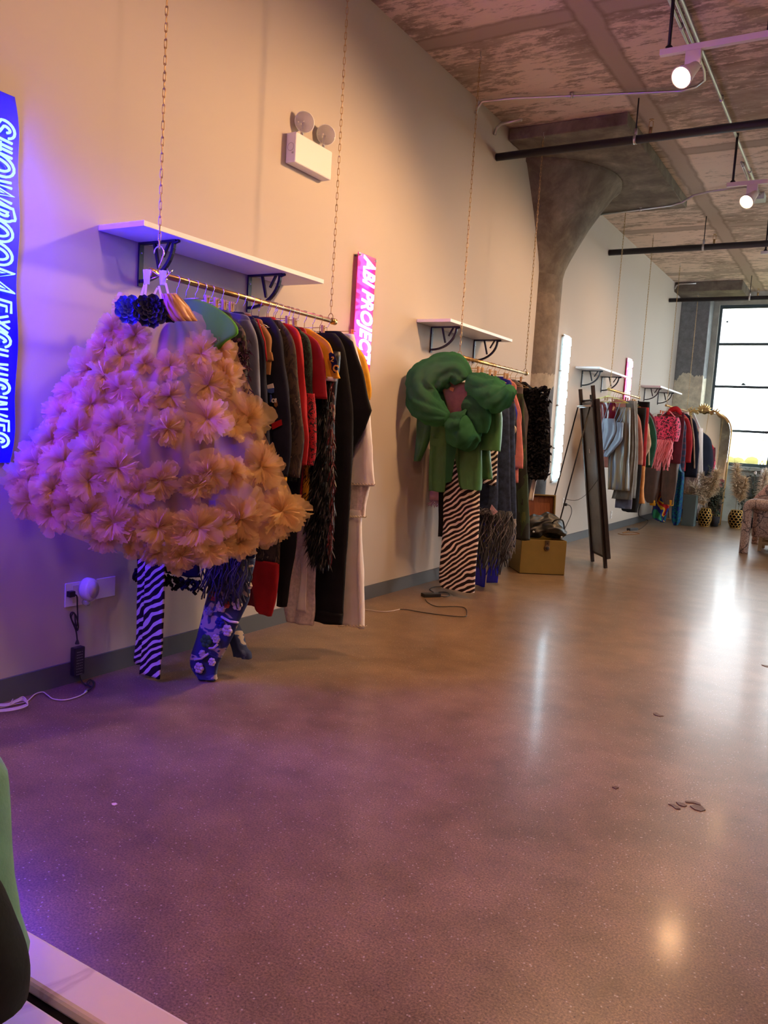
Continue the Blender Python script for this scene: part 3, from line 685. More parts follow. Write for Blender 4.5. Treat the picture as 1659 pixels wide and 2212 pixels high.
def coat(i, y, name, lab, cat, edge, mat, sw=.11, hem=None, smat=None, collar=None, b=.02, cuff=None, mirror=True, hook='chrome', short=None):
    """long or short sleeved top on a wire hanger; edge = silhouette of the sleeve that shows"""
    t = garment(i, y, name, lab, cat); zr = rail_z(i, y); P = [aty(px, py, y) for px, py in edge]; SEED[0] += 1
    hw = P[0].x - RX; hw = max(.14, min(hw, .26)); zs = P[0].z; hem = hem if hem is not None else P[-1].z + .05
    secs = [(RX, y, zr - .085, .05, b * .7), (RX, y, zr - .105, .075, b), (RX, y, min(zs + .015, zr - .115), hw * .9, b), (RX, y, zs - .07, hw * .98, b), (RX, y, zs - .25, .2, b), (RX, y, (zs + hem) / 2 - .05, .2, b), (RX, y, hem, .215, b * 1.05)]
    MB().loft(secs, seed=SEED[0], fold=.005).build('body', mat, t)
    for s in ((1, -1) if mirror else (1,)):
        ss = []
        for q, p in enumerate(P):
            x = RX + s * (p.x - sw / 2 - RX); w = sw / 2 * (1 if q else .75)
            if s < 0: x = max(x, .05 + w)
            ss.append((x, y - .004, p.z, w, b * .95))
        o = MB().loft(ss, n=16, seed=SEED[0] + s * 9, fold=.003, k=2, nz=.008).build('sleeve', smat or mat, t)
        if cuff:
            e = ss[-1]
            for q in range(3):
                z = e[2] - .012 - q * .02
                MB().loft([(e[0], e[1], z + .010, e[3] * .92, b * .9), (e[0], e[1], z - .010, e[3] * .92, b * .9)], n=16, fold=0, nz=0, per=2).build('cuff_band', M[cuff[q % 2]], t)
    if collar: MB().loft([(RX, y, zr - .072, .055, b * .8), (RX, y - .004, zr - .11, .085, b * 1.15)], fold=0, seed=1, per=3).build('collar', M[collar], t)
    hanger(i, y + .004, short_label(lab), hook)
    return t
def fringe(x0, x1, y, z0, length, n, mat, parent, w=.007, sw=.03, curl=.02, jag=.25, name='fringe'):
    b = MB(); r = random.Random(n)
    for q in range(n):
        x = x0 + (x1 - x0) * (q + r.random()) / n; yy = y + r.uniform(-sw, sw) * .6; L = length * r.uniform(1 - jag, 1 + jag); pts = []
        ph = r.uniform(0, 6); dx = r.uniform(-.03, .03)
        for s in range(6):
            u = s / 5; pts.append((max(.03, x + dx * u + curl * .5 * math.sin(ph + u * 7)), yy + curl * .5 * math.cos(ph + u * 6), z0 - L * u))
        b.tube(pts, w / 2, 4)
    return b.build(name, mat, parent)

C = {}
C['navy'] = cloth('navy_twill', (.012, .013, .028, 1)); C['black'] = cloth('black_cloth', (.008, .008, .010, 1), sheen=.0)
C['charcoal'] = cloth('charcoal_cloth', (.030, .028, .034, 1)); C['red'] = cloth('red_cloth', (.40, .010, .014, 1), .7)
C['crimson'] = cloth('crimson_jersey', (.30, .008, .018, 1), .6); C['yellow'] = cloth('yellow_jersey', (.72, .36, .02, 1), .75)
C['ochre'] = cloth('ochre_suede', (.28, .13, .045, 1)); C['white'] = cloth('white_cotton', (.78, .74, .72, 1), .8, .06)
C['cream'] = cloth('cream_knit', (.75, .66, .5, 1), .9, .08); C['denim'] = cloth('dark_denim', (.022, .035, .075, 1), .85, .5, 0, 26)
C['grey_denim'] = cloth('grey_blue_velvet', (.09, .10, .16, 1), .6, .3, .4); C['green'] = cloth('green_satin', (.045, .16, .05, 1), .42, .2, .0, 6, .45)
C['satin'] = cloth('tan_satin', (.62, .30, .14, 1), .38, .15, .2, 5, .5); C['pink'] = cloth('salmon_pink_knit', (.62, .22, .2, 1))
C['lilac'] = cloth('lilac_denim', (.52, .33, .42, 1)); C['blue'] = cloth('royal_blue_mesh', (.012, .014, .30, 1), .6); C['maroon'] = cloth('maroon_cloth', (.11, .012, .022, 1))
C['tan'] = cloth('beige_suede', (.52, .34, .22, 1)); C['rust'] = cloth('rust_pink_wool', (.5, .2, .15, 1)); C['greygreen'] = cloth('greige_linen', (.17, .16, .14, 1))
C['silver'] = cloth('blue_grey_satin', (.13, .16, .22, 1), .35, .2, .1, 6, .6); C['orange'] = cloth('orange_felt', (.62, .27, .09, 1)); C['forest'] = cloth('forest_green_nylon', (.012, .08, .045, 1), .5)
C['brown'] = cloth('shiny_brown_nylon', (.085, .046, .033, 1), .36, .3, 0, 7, .5); C['grey'] = cloth('grey_cloth', (.16, .15, .16, 1)); C['teal'] = cloth('teal_felt', (.02, .2, .2, 1))
C['camo'] = two_tone('dark_camouflage', [(0, (.02, .018, .016, 1)), (.45, (.055, .045, .03, 1)), (.55, (.022, .03, .016, 1)), (.63, (.11, .08, .06, 1))], 14, dist=.6)
C['treecamo'] = two_tone('leafy_camouflage', [(0, (.028, .022, .02, 1)), (.42, (.07, .05, .035, 1)), (.54, (.035, .028, .024, 1)), (.64, (.2, .14, .09, 1))], 24, (1, 1, .5), dist=1.0, detail=5)
C['tapestry'] = two_tone('painted_denim', [(0, (.02, .022, .02, 1)), (.5, (.03, .05, .025, 1)), (.6, (.07, .09, .03, 1)), (.68, (.15, .07, .045, 1))], 7, (1, 1, .45), dist=.8, detail=4)
C['redprint'] = two_tone('red_black_brocade', [(0, (.02, .01, .012, 1)), (.45, (.35, .012, .02, 1)), (.6, (.05, .01, .012, 1)), (.66, (.4, .05, .03, 1))], 40, dist=1.2)
C['greenprint'] = two_tone('dark_green_brocade', [(0, (.012, .016, .012, 1)), (.5, (.03, .06, .035, 1)), (.6, (.014, .016, .014, 1))], 60, (1, 1, .5), dist=1.5)
C['zebra'] = zebra('zebra_print', (.78, .68, .66, 1), (.02, .012, .016, 1))
C['leopard'] = leopard('pink_leopard_print', (.78, .07, .16, 1), (.05, .01, .02, 1))
C['plaid'] = plaid('navy_plaid', (.02, .025, .06, 1), (.10, .03, .06, 1), (.2, .2, .26, 1))
C['irid'] = two_tone('iridescent_silk', [(0, (.05, .075, .14, 1)), (.42, (.10, .11, .14, 1)), (.52, (.18, .14, .075, 1)), (.66, (.16, .16, .16, 1))], 8, (3, 1, .25), .35, interp='LINEAR', spec=.6)
C['sequin'] = two_tone('teal_blue_sequins', [(0, (.008, .015, .14, 1)), (.45, (.006, .07, .13, 1)), (.55, (.01, .14, .09, 1)), (.64, (.006, .03, .2, 1))], 45, rough=.55, detail=1, spec=.12)
C['patchwork'] = two_tone('primary_colour_patchwork', [(0, (.015, .03, .22, 1)), (.42, (.55, .02, .02, 1)), (.5, (.7, .4, .03, 1)), (.58, (.02, .03, .2, 1)), (.68, (.02, .2, .1, 1))], 5, dist=.3, detail=1)
C['pinkfringe'] = plain('pink_yarn', (.85, .25, .28, 1), .8); C['whitefringe'] = plain('pale_pink_yarn', (.8, .62, .58, 1), .8); C['denimfringe'] = plain('frayed_denim_yarn', (.05, .055, .07, 1), .9); C['fray'] = plain('pale_frayed_thread', (.24, .23, .25, 1), .9)
C['fur'] = plain('black_fur', (.006, .006, .008, 1), .45); C['redfur'] = plain('dark_red_fur', (.13, .008, .012, 1), .5)
C['lace'] = cloth('white_lace', (.70, .62, .58, 1), .85, .22, 0, 60)
C['pvc'] = plain('burgundy_vinyl', (.12, .006, .012, 1), .12, 0, Transmission_Weight=.3)
M['pinkmetal'] = plain('pink_metal', (.95, .16, .3, 1), .3, .6); M['limemetal'] = plain('yellow_green_metal', (.62, .66, .14, 1), .3, .6)
M['orange'] = plain('orange_plastic', (.95, .2, .05, 1), .4)
M['tulle_sheet'] = tulle('peach_tulle_sheet', (.9, .56, .3, 1), .40)
M['tulle_puff'] = tulle('peach_tulle', (.95, .66, .30, 1), .42)
M['organza'] = tulle('green_organza', (.05, .185, .085, 1), .80)
M['mintorganza'] = tulle('mint_organza', (.16, .46, .055, 1), .86)
M['sheer_blue'] = tulle('sheer_blue_mesh', (.012, .015, .42, 1), .72)

# ------------------------------------------------------------------ RAIL ONE: the tulle cape
CN = V((.78, -.62, 0)).normalized(); CU = V((.62, .78, 0)).normalized(); C0 = V((.40, 2.46, 0))
OUT = [(672, 318, 420), (690, 292, 455), (720, 262, 492), (760, 236, 512), (800, 200, 524), (860, 150, 552), (930, 112, 568), (1000, 72, 600), (1060, 42, 628), (1105, 52, 640), (1150, 130, 620), (1190, 235, 570)]
def outline(py):
    for (a, l, r), (b, l2, r2) in zip(OUT, OUT[1:]):
        if py <= b: f = max(0, (py - a) / (b - a)); return l + (l2 - l) * f, r + (r2 - r) * f
    return OUT[-1][1], OUT[-1][2]
def cape(px, py, off=0):
    l, r = outline(py); t_ = (px - l) / max(1, r - l); g = min(1, max(.15, (py - 640) / 320))
    o = off + .20 * g * max(0, 1 - (2 * t_ - 1) ** 2) - .03
    d = ray(px, py); q = ((C0 - CAM).dot(CN) + o) / d.dot(CN); return CAM + d * q
gown = thing('tulle_cape', 'huge peach tulle cape covered in ruffled puffs, glowing violet on its left side', 'cape', (.5, 2.5, .5))
rows = []
for i in range(44):
    py = 672 + (1175 - 672) * i / 43; l, r = outline(py); row = []
    for k in range(61):
        t_ = k / 60; wv = math.sin(t_ * 44 + math.sin(py * .01) * .8) * .020 * min(1, i / 12)
        row.append(cape(l + (r - l) * t_, py, wv))
    rows.append(row)
MB().grid(rows).build('sheer_sheet', M['tulle_sheet'], gown)
def puff_mesh(seed, opaque=False):
    r_ = random.Random(seed); b = MB()
    for L in range(9):
        el = math.radians((0, 10, 22, 34, 46, 58, 68, 28, 52)[L]) + r_.uniform(-.1, .1); N = r_.choice((62, 70, 78)); R = r_.uniform(.8, 1.2) * (1 - .045 * L); ph = r_.uniform(0, 6)
        rings = (.06, .28, .52, .76, 1.0); vs = []; nl = r_.choice((2, 3, 3)); f2 = r_.uniform(0, 6)
        lob = [1 + .26 * math.sin(nl * (2 * PI * k / N) + f2) + .05 * math.sin(7 * 2 * PI * k / N + ph * 2) + r_.uniform(-.05, .05) for k in range(N)]
        tilt = [el + .30 * math.sin(nl * 2 * PI * k / N + ph) +   .11 * math.sin(5 * 2 * PI * k / N + ph * 3) for k in range(N)]
        for q in rings:
            for k in range(N):
                a = 2 * PI * k / N + ph + .10 * math.sin(4 * q + L); zig = (.06 if k % 2 else -.06) * (.3 + q) + .09 * q * math.sin(9 * 2 * PI * k / N + 3 * q + ph) + r_.uniform(-.012, .012) * q
                e = tilt[k] * (1.25 - .5 * q) + zig; rad = R * q * lob[k]
                vs.append((rad * math.cos(e) * math.cos(a), rad * math.cos(e) * math.sin(a), rad * math.sin(e) * .8))
        fs = []; gaps = set()
        for _ in range(3):
            g0 = r_.randrange(N); gaps |= {(g0 + i) % N for i in range(r_.randint(1, 7))}
        for j in range(len(rings) - 1):
            for k in range(N):
                if k in gaps and j > 0: continue
                k2 = (k + 1) % N; fs.append((j * N + k, j * N + k2, (j + 1) * N + k2, (j + 1) * N + k))
        b.add(vs, fs)
    me = bpy.data.meshes.new('tulle_puff'); me.from_pydata(b.v, [], b.f); me.polygons.foreach_set('use_smooth', [True] * len(me.polygons)); return me
PM = [puff_mesh(s) for s in (1, 2, 3, 4, 5)]
for me in PM: me.materials.append(M['tulle_puff'])
PUFFS = [(272, 668, 34), (243, 712, 40), (225, 752, 40), (190, 798, 44), (165, 848, 46), (135, 900, 46), (112, 950, 50), (84, 1000, 50), (62, 1040, 48), (66, 1080, 46), (292, 725, 38), (262, 768, 42), (222, 815, 46), (195, 872, 48), (168, 930, 50), (138, 995, 52), (112, 1058, 54), (112, 1112, 46), (200, 975, 46), (190, 1040, 50), (155, 1090, 48),
         (312, 785, 34), (262, 838, 44), (300, 862, 42), (367, 792, 37), (367, 855, 40), (255, 920, 60), (360, 925, 46), (255, 1010, 60), (345, 1036, 48), (300, 1060, 40), (195, 1108, 60), (248, 1126, 56), (292, 1140, 46), (337, 1140, 52), (335, 1192, 36), (288, 1178, 36), (225, 1160, 40),
         (434, 766, 47), (449, 832, 49), (449, 906, 62), (449, 1024, 66), (425, 1048, 42), (517, 1118, 74), (427, 1142, 60), (470, 1132, 46), (479, 752, 40), (488, 812, 46), (533, 903, 55), (505, 920, 38), (562, 1008, 61), (503, 1022, 48), (605, 1106, 67), (390, 1200, 40), (450, 1192, 42), (517, 1172, 46), (570, 1150, 42), (395, 1165, 38), (480, 1170, 40)]
rp = random.Random(11)
for j, (px, py, pr_) in enumerate(PUFFS):
    p = cape(px, py, .012); dist = (p - CAM).length; rad = pr_ / FPX * dist * .84
    o = bpy.data.objects.new('tulle_puff', PM[j % 5]); COL.objects.link(o); o.parent = gown; WL[o.name] = V(gown.location)
    nrm = (CN + CU * rp.uniform(-.35, .35) * 1.0 + V((0, 0, rp.uniform(-.25, .25)))).normalized()
    p = p + V((max(0, .05 + rad * .55 - p.x), 0, 0))
    o.matrix_local = Matrix.Translation(p - V(gown.location)) @ nrm.to_track_quat('Z', 'Y').to_matrix().to_4x4() @ Matrix.Rotation(rp.uniform(0, 6), 4, 'Z') @ Matrix.Diagonal((rad, rad, rad * .8, 1))
# satin bodice, fabric flowers, straps and clips at the neck
b = MB(); rows = []
for (py, l, r) in ((634, 350, 380), (648, 352, 394), (664, 354, 408), (682, 362, 418), (694, 374, 426)):
    rows.append([cape(l + (r - l) * k / 12, py, .07 + .03 * math.sin(PI * k / 12) + .008 * math.sin(k * 2.1 + py)) for k in range(13)])
o = b.grid(rows).build('satin_bodice', C['satin'], gown); md = o.modifiers.new('sol', 'SOLIDIFY'); md.thickness = .004
def flower_mesh(seed):
    r_ = random.Random(seed); b = MB()
    for L in range(6):
        N = 9 - L; R = 1 - L * .15; e0 = math.radians(8 + L * 14)
        for k in range(N):
            a = 2 * PI * k / N + L * .5 + r_.uniform(-.1, .1); w = 1.25 * PI / N; rows = []
            for q in (.15, .55, .85, 1.0):
                row = []
                for s in range(7):
                    u = (s / 6 - .5) * 2; aa = a + w * u * (.6 + .4 * q); e = e0 + .25 * q * q + .18 * u * u * q; rr_ = R * q * (1 - .10 * u * u) * (1 + .04 * math.sin(9 * u + k)); row.append((rr_ * math.cos(e) * math.cos(aa), rr_ * math.cos(e) * math.sin(aa), rr_ * math.sin(e) * .8 + .06 * L * (1 - q)))
                rows.append(row)
            b.grid(rows)
    me = bpy.data.meshes.new('fabric_flower'); me.from_pydata(b.v, [], b.f); me.polygons.foreach_set('use_smooth', [True] * len(me.polygons)); return me
FM = flower_mesh(3); FM.materials.append(cloth('blue_black_petals', (.018, .020, .07, 1), .7, .3, .2, 12))
FM2 = FM.copy(); FM2.materials.clear(); FM2.materials.append(cloth('blue_petals', (.06, .09, .5, 1), .7, .3, .2, 12))
for px, py, pr_, me, lb in ((280, 671, 33, FM2, 'blue fabric flower'), (324, 674, 38, FM, None), (364, 672, 28, FM, None)):
    p = cape(px, py, .08 if px != 364 else .05); o = bpy.data.objects.new('fabric_flower', me); COL.objects.link(o); o.parent = gown
    if lb: o['label'] = lb
    rad = pr_ / FPX * (p - CAM).length
    o.matrix_local = Matrix.Translation(p - V(gown.location)) @ (CN + V((0, 0, .1))).to_track_quat('Z', 'Y').to_matrix().to_4x4() @ Matrix.Rotation(px, 4, 'Z') @ Matrix.Diagonal((rad, rad, rad, 1))
for (a, c) in (((312, 652), (316, 612)), ((326, 650), (340, 622)), ((350, 645), (343, 618)), ((366, 645), (358, 612)), ((300, 655), (312, 615))):
    p, q = cape(*a, .05), cape(*c, .02); MB().bar(p, q, .009, .0025, CN).build('strap', C['cream'], gown, smooth=False)
ch_ = thing('clip_hanger', 'silver hanger with white clips holding the tulle cape at the rail end', 'hanger', (RX, 2.56, 1.90), 'hangers on the rail ' + names[0])
pz = cape(345, 590, .02)
MB().tube([cape(316, 606, .01), cape(345, 596, .01), cape(362, 604, .01)], .002, 6).tube([cape(345, 596, .01), V((RX, 2.57, 1.935)), V((RX - .012, 2.59, 1.948)), V((RX - .018, 2.6, 1.93))], .002, 6).build('wire', M['chrome'], ch_)
for px, py in ((317, 598), (352, 600)):
    for s in (-1, 1):
        p, q = cape(px + s * 3, py - 16, .02), cape(px + s * 1, py + 16, .02); MB().bar(p, q, .020, .006, CN).build('clip', M['white_plastic'], ch_, smooth=False, bevel=.002)
p = cape(366, 592, .03)
MB().tube([cape(357, 602, .03), p, cape(361, 580, .03)], .003, 6).tube([p, cape(373, 583, .03)], .003, 6).build('spring', M['chrome'], ch_)

# ------------------------------------------------------------------ RAIL ONE: the row behind it
y = 2.74; t = garment(0, y, 'organza_blouse', 'mint green organza blouse shoulder just behind the tulle cape', 'blouse')
drape(y, [(648, 395, 428), (662, 385, 462), (690, 370, 500), (720, 365, 514), (745, 365, 480), (800, 370, 450), (900, 380, 430)], .022).build('body', M['mintorganza'], t); hanger(0, y, 'mint organza blouse')
y = 2.80; t = garment(0, y, 'zebra_trousers', 'narrow zebra striped trousers hanging under the tulle cape', 'trousers')
drape(y, [(1120, 298, 330), (1190, 300, 320), (1227, 300, 320), (1330, 296, 314), (1432, 289, 309)], .012, k=1).build('leg', C['zebra'], t)
drape(y - .02, [(1120, 310, 364), (1190, 318, 360), (1300, 314, 356), (1400, 309, 351), (1460, 304, 347)], .014, k=2).build('leg', C['zebra'], t)
drape(y, [(760, 360, 420), (860, 330, 400), (1000, 296, 368), (1130, 298, 364)], .02, k=1).build('black_top_panel', C['black'], t); clip_hanger(0, y, 'zebra striped trousers under the cape')
y = 2.86; t = garment(0, y, 'ragged_skirt', 'black ragged-hem skirt showing below the tulle cape', 'skirt')
drape(y, [(900, 330, 440), (1150, 288, 430), (1235, 280, 432)], .018).build('body', C['black'], t)
p, q = aty(281, 1235, y), aty(432, 1235, y); fringe(p.x, q.x, y, p.z + .02, .055, 46, C['black'], t, .014, .015); clip_hanger(0, y, 'black ragged skirt')
y = 2.91; t = coat(0, y, 'camouflage_jacket', 'dark camouflage jacket hanging behind the mint organza blouse', 'jacket', [(503, 686), (530, 720), (533, 800), (520, 900), (515, 960)], C['camo'], .10)
b = MB(); pts = []; ds = []
for _ in range(420):
    f = random.random(); px = 500 + 40 * f + random.uniform(-14, 6); py = 730 + 130 * random.random(); p = aty(px, py, y - .03); pts.append(p); ds.append((.5, -.4, -.6))
b.blades(pts, ds, .04, .006).build('shaggy_trim', cloth('maroon_teal_yarn', (.06, .02, .045, 1), .9, .9, 0, 30), t)
y = 2.965; t = garment(0, y, 'crochet_trousers', 'crochet trousers of blue yarn with cream flower squares hanging under the cape', 'trousers')
YARN = two_tone('blue_crochet', [(0, (.04, .055, .12, 1)), (.56, (.075, .10, .19, 1)), (.60, (.5, .42, .33, 1)), (.71, (.045, .07, .2, 1))], 9, (1, 1, 1.6), .95, .8, 2)
rows_f = [(1150, 480, 552), (1200, 468, 551), (1245, 458, 541), (1290, 452, 533), (1340, 440, 514), (1385, 428, 492), (1425, 416, 470), (1448, 420, 467), (1466, 434, 466)]
rows_b = [(1150, 430, 500), (1280, 432, 480), (1340, 442, 480), (1380, 466, 494), (1405, 474, 500), (1416, 476, 510), (1428, 478, 511)]
drape(y, rows_f, .035, .004, 1, nz=.012).build('leg', YARN, t)
MB().loft([(c[0], c[1] + .10, c[2], c[3], .03) for c in rows2secs(y + .06, rows_b, .03)], seed=4).build('leg', YARN, t)
drape(y, [(760, 420, 500), (900, 400, 540), (1150, 430, 552)], .03).build('waist', YARN, t)
for (px, py, r, cc) in ((523, 1237, 10, 'cream'), (512, 1305, 14, 'cream'), (478, 1310, 13, 'cream'), (475, 1345, 12, 'navyf'), (491, 1362, 13, 'cream'), (445, 1385, 15, 'greenf'), (467, 1380, 10, 'cream'), (437, 1412, 8, 'cream'), (430, 1443, 12, 'cream'), (458, 1430, 9, 'cream'), (461, 1288, 11, 'redf'), (490, 1306, 8, 'redf'), (538, 1265, 8, 'cream'), (452, 1320, 10, 'lilacf')):
    key = 'fl_' + cc
    if key not in C: C[key] = cloth('crochet_' + cc, {'cream': (.66, .56, .42, 1), 'navyf': (.03, .04, .2, 1), 'greenf': (.05, .16, .04, 1), 'redf': (.5, .09, .05, 1), 'lilacf': (.3, .28, .45, 1)}[cc], .95, .15, 0, 40)
    p = aty(px, py, y - .044); s = r / FPX * (p - CAM).length; b = MB()
    for k in range(6):
        a = k * PI / 3; b.lathe([(.001, .010), (s * .28, .009), (s * .40, .003), (s * .42, -.004)], p + V((math.cos(a), 0, math.sin(a))) * s * .6, (0, -1, 0), 9)
    b.lathe([(.001, .012), (s * .25, .010), (s * .32, 0)], p, (0, -1, 0), 9).build('crochet_flower', C[key], t)
for (a, c) in (((478, 1332), (514, 1345)), ((492, 1225), (546, 1222)), ((452, 1400), (470, 1392)), ((420, 1425), (450, 1412))):
    MB().tube([aty(*a, y - .045), aty((a[0] + c[0]) / 2, (a[1] + c[1]) / 2 + 4, y - .05), aty(*c, y - .045)], .006, 6).build('crochet_stripe', C['cream'], t)
clip_hanger(0, y, 'crochet trousers')
coat(0, 3.03, 'velvet_shirt', 'grey-blue velvet shirt with a smooth long sleeve, left of the navy jackets', 'shirt', [(545, 692), (556, 735), (562, 830), (568, 930), (572, 1000)], C['grey_denim'], .085)
y = 2.915; t = garment(0, y, 'fringed_skirt', 'dark blue fringed denim skirt hanging below the right part of the cape', 'skirt')
drape(y, [(900, 470, 560), (1100, 450, 552), (1200, 450, 548)], .02).build('body', C['denim'], t); p, q = aty(456, 1190, y), aty(540, 1190, y); fringe(p.x, q.x, y - .03, p.z + .08, .27, 95, C['denimfringe'], t, .008, .04, .03); fringe(p.x, q.x, y - .03, p.z + .04, .2, 26, C['fray'], t, .003, .05, .03); clip_hanger(0, y, 'fringed denim skirt under the cape')
t = coat(0, 3.14, 'track_jacket', 'navy track jacket with thin red piping on its sleeve', 'jacket', [(554, 690), (572, 745), (577, 850), (582, 960), (586, 1040)], C['navy'], .10)
MB().tube([aty(556, 690, 3.11), aty(572, 738, 3.11), aty(576, 780, 3.11)], .004, 6).build('piping', C['red'], t)
coat(0, 3.195, 'suede_jacket', 'ochre suede jacket glimpsed between two navy jackets', 'jacket', [(572, 700), (586, 730), (586, 765), (578, 800)], C['ochre'], .10)
y = 3.26; t = coat(0, y, 'varsity_jacket', 'black varsity jacket with sleeve patches and yellow striped cuffs', 'jacket', [(590, 686), (608, 730), (624, 850), (631, 950), (624, 1030)], C['navy'], .125, cuff=('yellow', 'blackc', 'yellow')) if False else None
M['yellow'] = C['yellow']; M['blackc'] = C['black']; M['red'] = C['red']; M['white'] = C['white']
t = coat(0, y, 'varsity_jacket', 'black varsity jacket with sleeve patches and yellow striped cuffs', 'jacket', [(590, 686), (608, 730), (624, 850), (631, 950), (622, 1030)], C['navy'], .125, cuff=('yellow', 'blackc'))
fy = y - .032
def flat(px0, py0, px1, py1, yy, h=.004): 
    a, c = aty(px0, py0, yy), aty(px1, py1, yy); return a, c
def quad(pts, yy, name, mat, par):
    ps = [aty(px, py, yy) for px, py in pts]; n = len(ps); b = MB(); b.add(ps + [p + V((0, .004, 0)) for p in ps], [tuple(range(n)), tuple(range(2 * n - 1, n - 1, -1))] + [(i, (i + 1) % n, n + (i + 1) % n, n + i) for i in range(n)]); return b.build(name, mat, par, smooth=False)
quad([(577, 832), (589, 828), (591, 838), (578, 840)], fy, 'patch', C['white'], t); quad([(577, 841), (591, 838), (591, 848), (586, 850), (579, 848)], fy, 'patch', plain('patch_blue', (.05, .1, .4, 1), .7), t)
quad([(583, 852), (585, 852), (588, 866), (590, 866), (590, 868), (583, 869)], fy, 'letter', plain('letter_blue', (.04, .07, .35, 1), .7), t)
b = MB(); p = aty(587, 870, fy); text_into(b, 'OI', .028, p, (1, 0, .1), (-.1, 0, 1), (0, -1, 0), .001); b.build('letter', C['white'], t, smooth=False)
quad([(592, 866), (597, 864), (599, 876), (596, 880), (592, 876)], fy, 'patch', C['ochre'], t)
quad([(586, 915), (607, 906), (609, 918), (588, 928)], fy, 'red_patch', C['red'], t)
coat(0, 3.32, 'camouflage_jacket', 'brown leafy camouflage jacket beside the black varsity jacket', 'jacket', [(610, 692), (634, 735), (645, 830), (655, 950), (646, 1030)], C['treecamo'], .115)
coat(0, 3.385, 'red_jacket', 'plain bright red jacket with a long sleeve on the nearest rail', 'jacket', [(628, 700), (650, 728), (660, 850), (666, 950), (662, 1005)], C['red'], .085, collar='red')
y = 3.44; t = coat(0, y, 'brocade_shirt', 'red and dark green patchwork brocade shirt left of the red jersey', 'shirt', [(656, 716), (671, 745), (677, 850), (681, 855)], C['greenprint'], .09, 1.0)
drape(y - .006, [(850, 653, 679), (900, 655, 681), (960, 660, 684), (1005, 662, 676)], .021, .003, 1).build('sleeve', C['redprint'], t)
y = 3.40; t = garment(0, y, 'patchwork_trousers', 'red trousers with a camouflage upper panel showing below the cape', 'trousers')
drape(y, [(800, 560, 610), (1100, 552, 606), (1212, 548, 603)], .02, k=1).build('camouflage_panel', C['treecamo'], t); drape(y, [(1211, 548, 603), (1270, 548, 601), (1315, 553, 592), (1326, 563, 588)], .021, k=1).build('leg', C['red'], t)
drape(y + .03, [(1190, 530, 575), (1260, 532, 568), (1308, 533, 562)], .012, k=1).build('leg', C['crimson'], t); clip_hanger(0, y, 'red and camouflage trousers')
y = 3.46; t = garment(0, y, 'black_trousers', 'slim black trousers just right of the red and camouflage trousers', 'trousers')
drape(y, [(860, 610, 660), (1000, 606, 650), (1180, 602, 638), (1310, 597, 618)], .016, k=1).build('leg', C['black'], t); clip_hanger(0, y, 'slim black trousers')
t = coat(0, 3.50, 'red_jersey', 'crimson short-sleeved jersey in front of the yellow jersey', 'jersey', [(664, 716), (690, 742), (702, 790), (708, 862)], C['crimson'], .15, .8, collar=None)
y = 3.56; t = coat(0, y, 'yellow_jersey', 'yellow short-sleeved jersey with a black sleeve patch and white trim', 'jersey', [(680, 714), (712, 742), (726, 785), (736, 818)], C['yellow'], .14, .85)
quad([(710, 764), (714, 761), (722, 765), (728, 780), (729, 800), (722, 806), (716, 798), (716, 786), (711, 776)], y - .035, 'patch', C['black'], t)
b = MB(); text_into(b, '2', .035, aty(714, 780, y - .039), (1, 0, -.25), (.25, 0, 1), (0, -1, 0), .001); text_into(b, 'C', .045, aty(718, 800, y - .039), (1, 0, -.25), (.25, 0, 1), (0, -1, 0), .0015); b.build('letter', C['yellow'], t, smooth=False)
e = aty(725, 819, y); MB().loft([(e.x - .068, y - .004, e.z + .010, .074, .023), (e.x - .068, y - .004, e.z - .006, .074, .023)], fold=0, nz=0, per=2).build('trim_band', C['white'], t)
y = 3.65; t = garment(0, y, 'lace_dress', 'white lace dress leg glimpsed between two pairs of black trousers', 'dress')
drape(y, [(840, 676, 700), (1000, 665, 690), (1120, 634, 690), (1240, 620, 682), (1300, 612, 682), (1346, 618, 676)], .02, .01, 2).build('body', C['lace'], t)
drape(y - .03, [(1180, 652, 664), (1260, 648, 662), (1320, 640, 660)], .008, .004, 1).build('panel', C['white'], t); hanger(0, y, 'white lace dress between the black trousers')
y = 3.60; t = garment(0, y, 'fur_coat', 'long black shaggy fur coat with a dark red fur edge', 'coat')
secs = rows2secs(y, [(760, 690, 735), (900, 668, 722), (1050, 660, 720), (1150, 662, 718), (1205, 670, 712)], .03); MB().loft(secs, seed=3).build('body', C['fur'], t)
pts = []; ds = []; p2 = []; d2 = []
for _ in range(2600):
    f = random.random() ** .7; py = 830 + 385 * f; l = 668 - 6 * min(1, f * 2) + (14 * max(0, f - .75) / .25); r = 722 - 6 * max(0, f - .7) / .3; px = random.uniform(l, r); p = aty(px, py - 6, y - .035)
    if px > r - 9 and random.random() < .65: p2.append(p); d2.append((.3, -.35, -1))
    else: pts.append(p); ds.append(((px - 692) / 60, -.35, -1))
MB().blades(pts, ds, .075, .006, .22, .4).build('fur_pile', C['fur'], t); MB().blades(p2, d2, .06, .006, .22, .4).build('fur_edge', C['redfur'], t); hanger(0, y, 'black shaggy fur coat')
y = 3.72; t = garment(0, y, 'cuffed_trousers', 'wide black trousers with turned-up cuffs under the black kimono jacket', 'trousers')
drape(y, [(720, 668, 722), (760, 672, 745), (900, 690, 762), (1100, 680, 756), (1250, 668, 745), (1322, 664, 740)], .024, .006, 2).build('leg', C['black'], t)
drape(y - .002, [(1318, 663, 741), (1343, 661, 737)], .03, .004, 2, per=3).build('cuff', C['black'], t); clip_hanger(0, y, 'wide black cuffed trousers')
y = 3.80; t = garment(0, y, 'kimono_jacket', 'black jacket with a wide pointed sleeve near the pink sign', 'jacket')
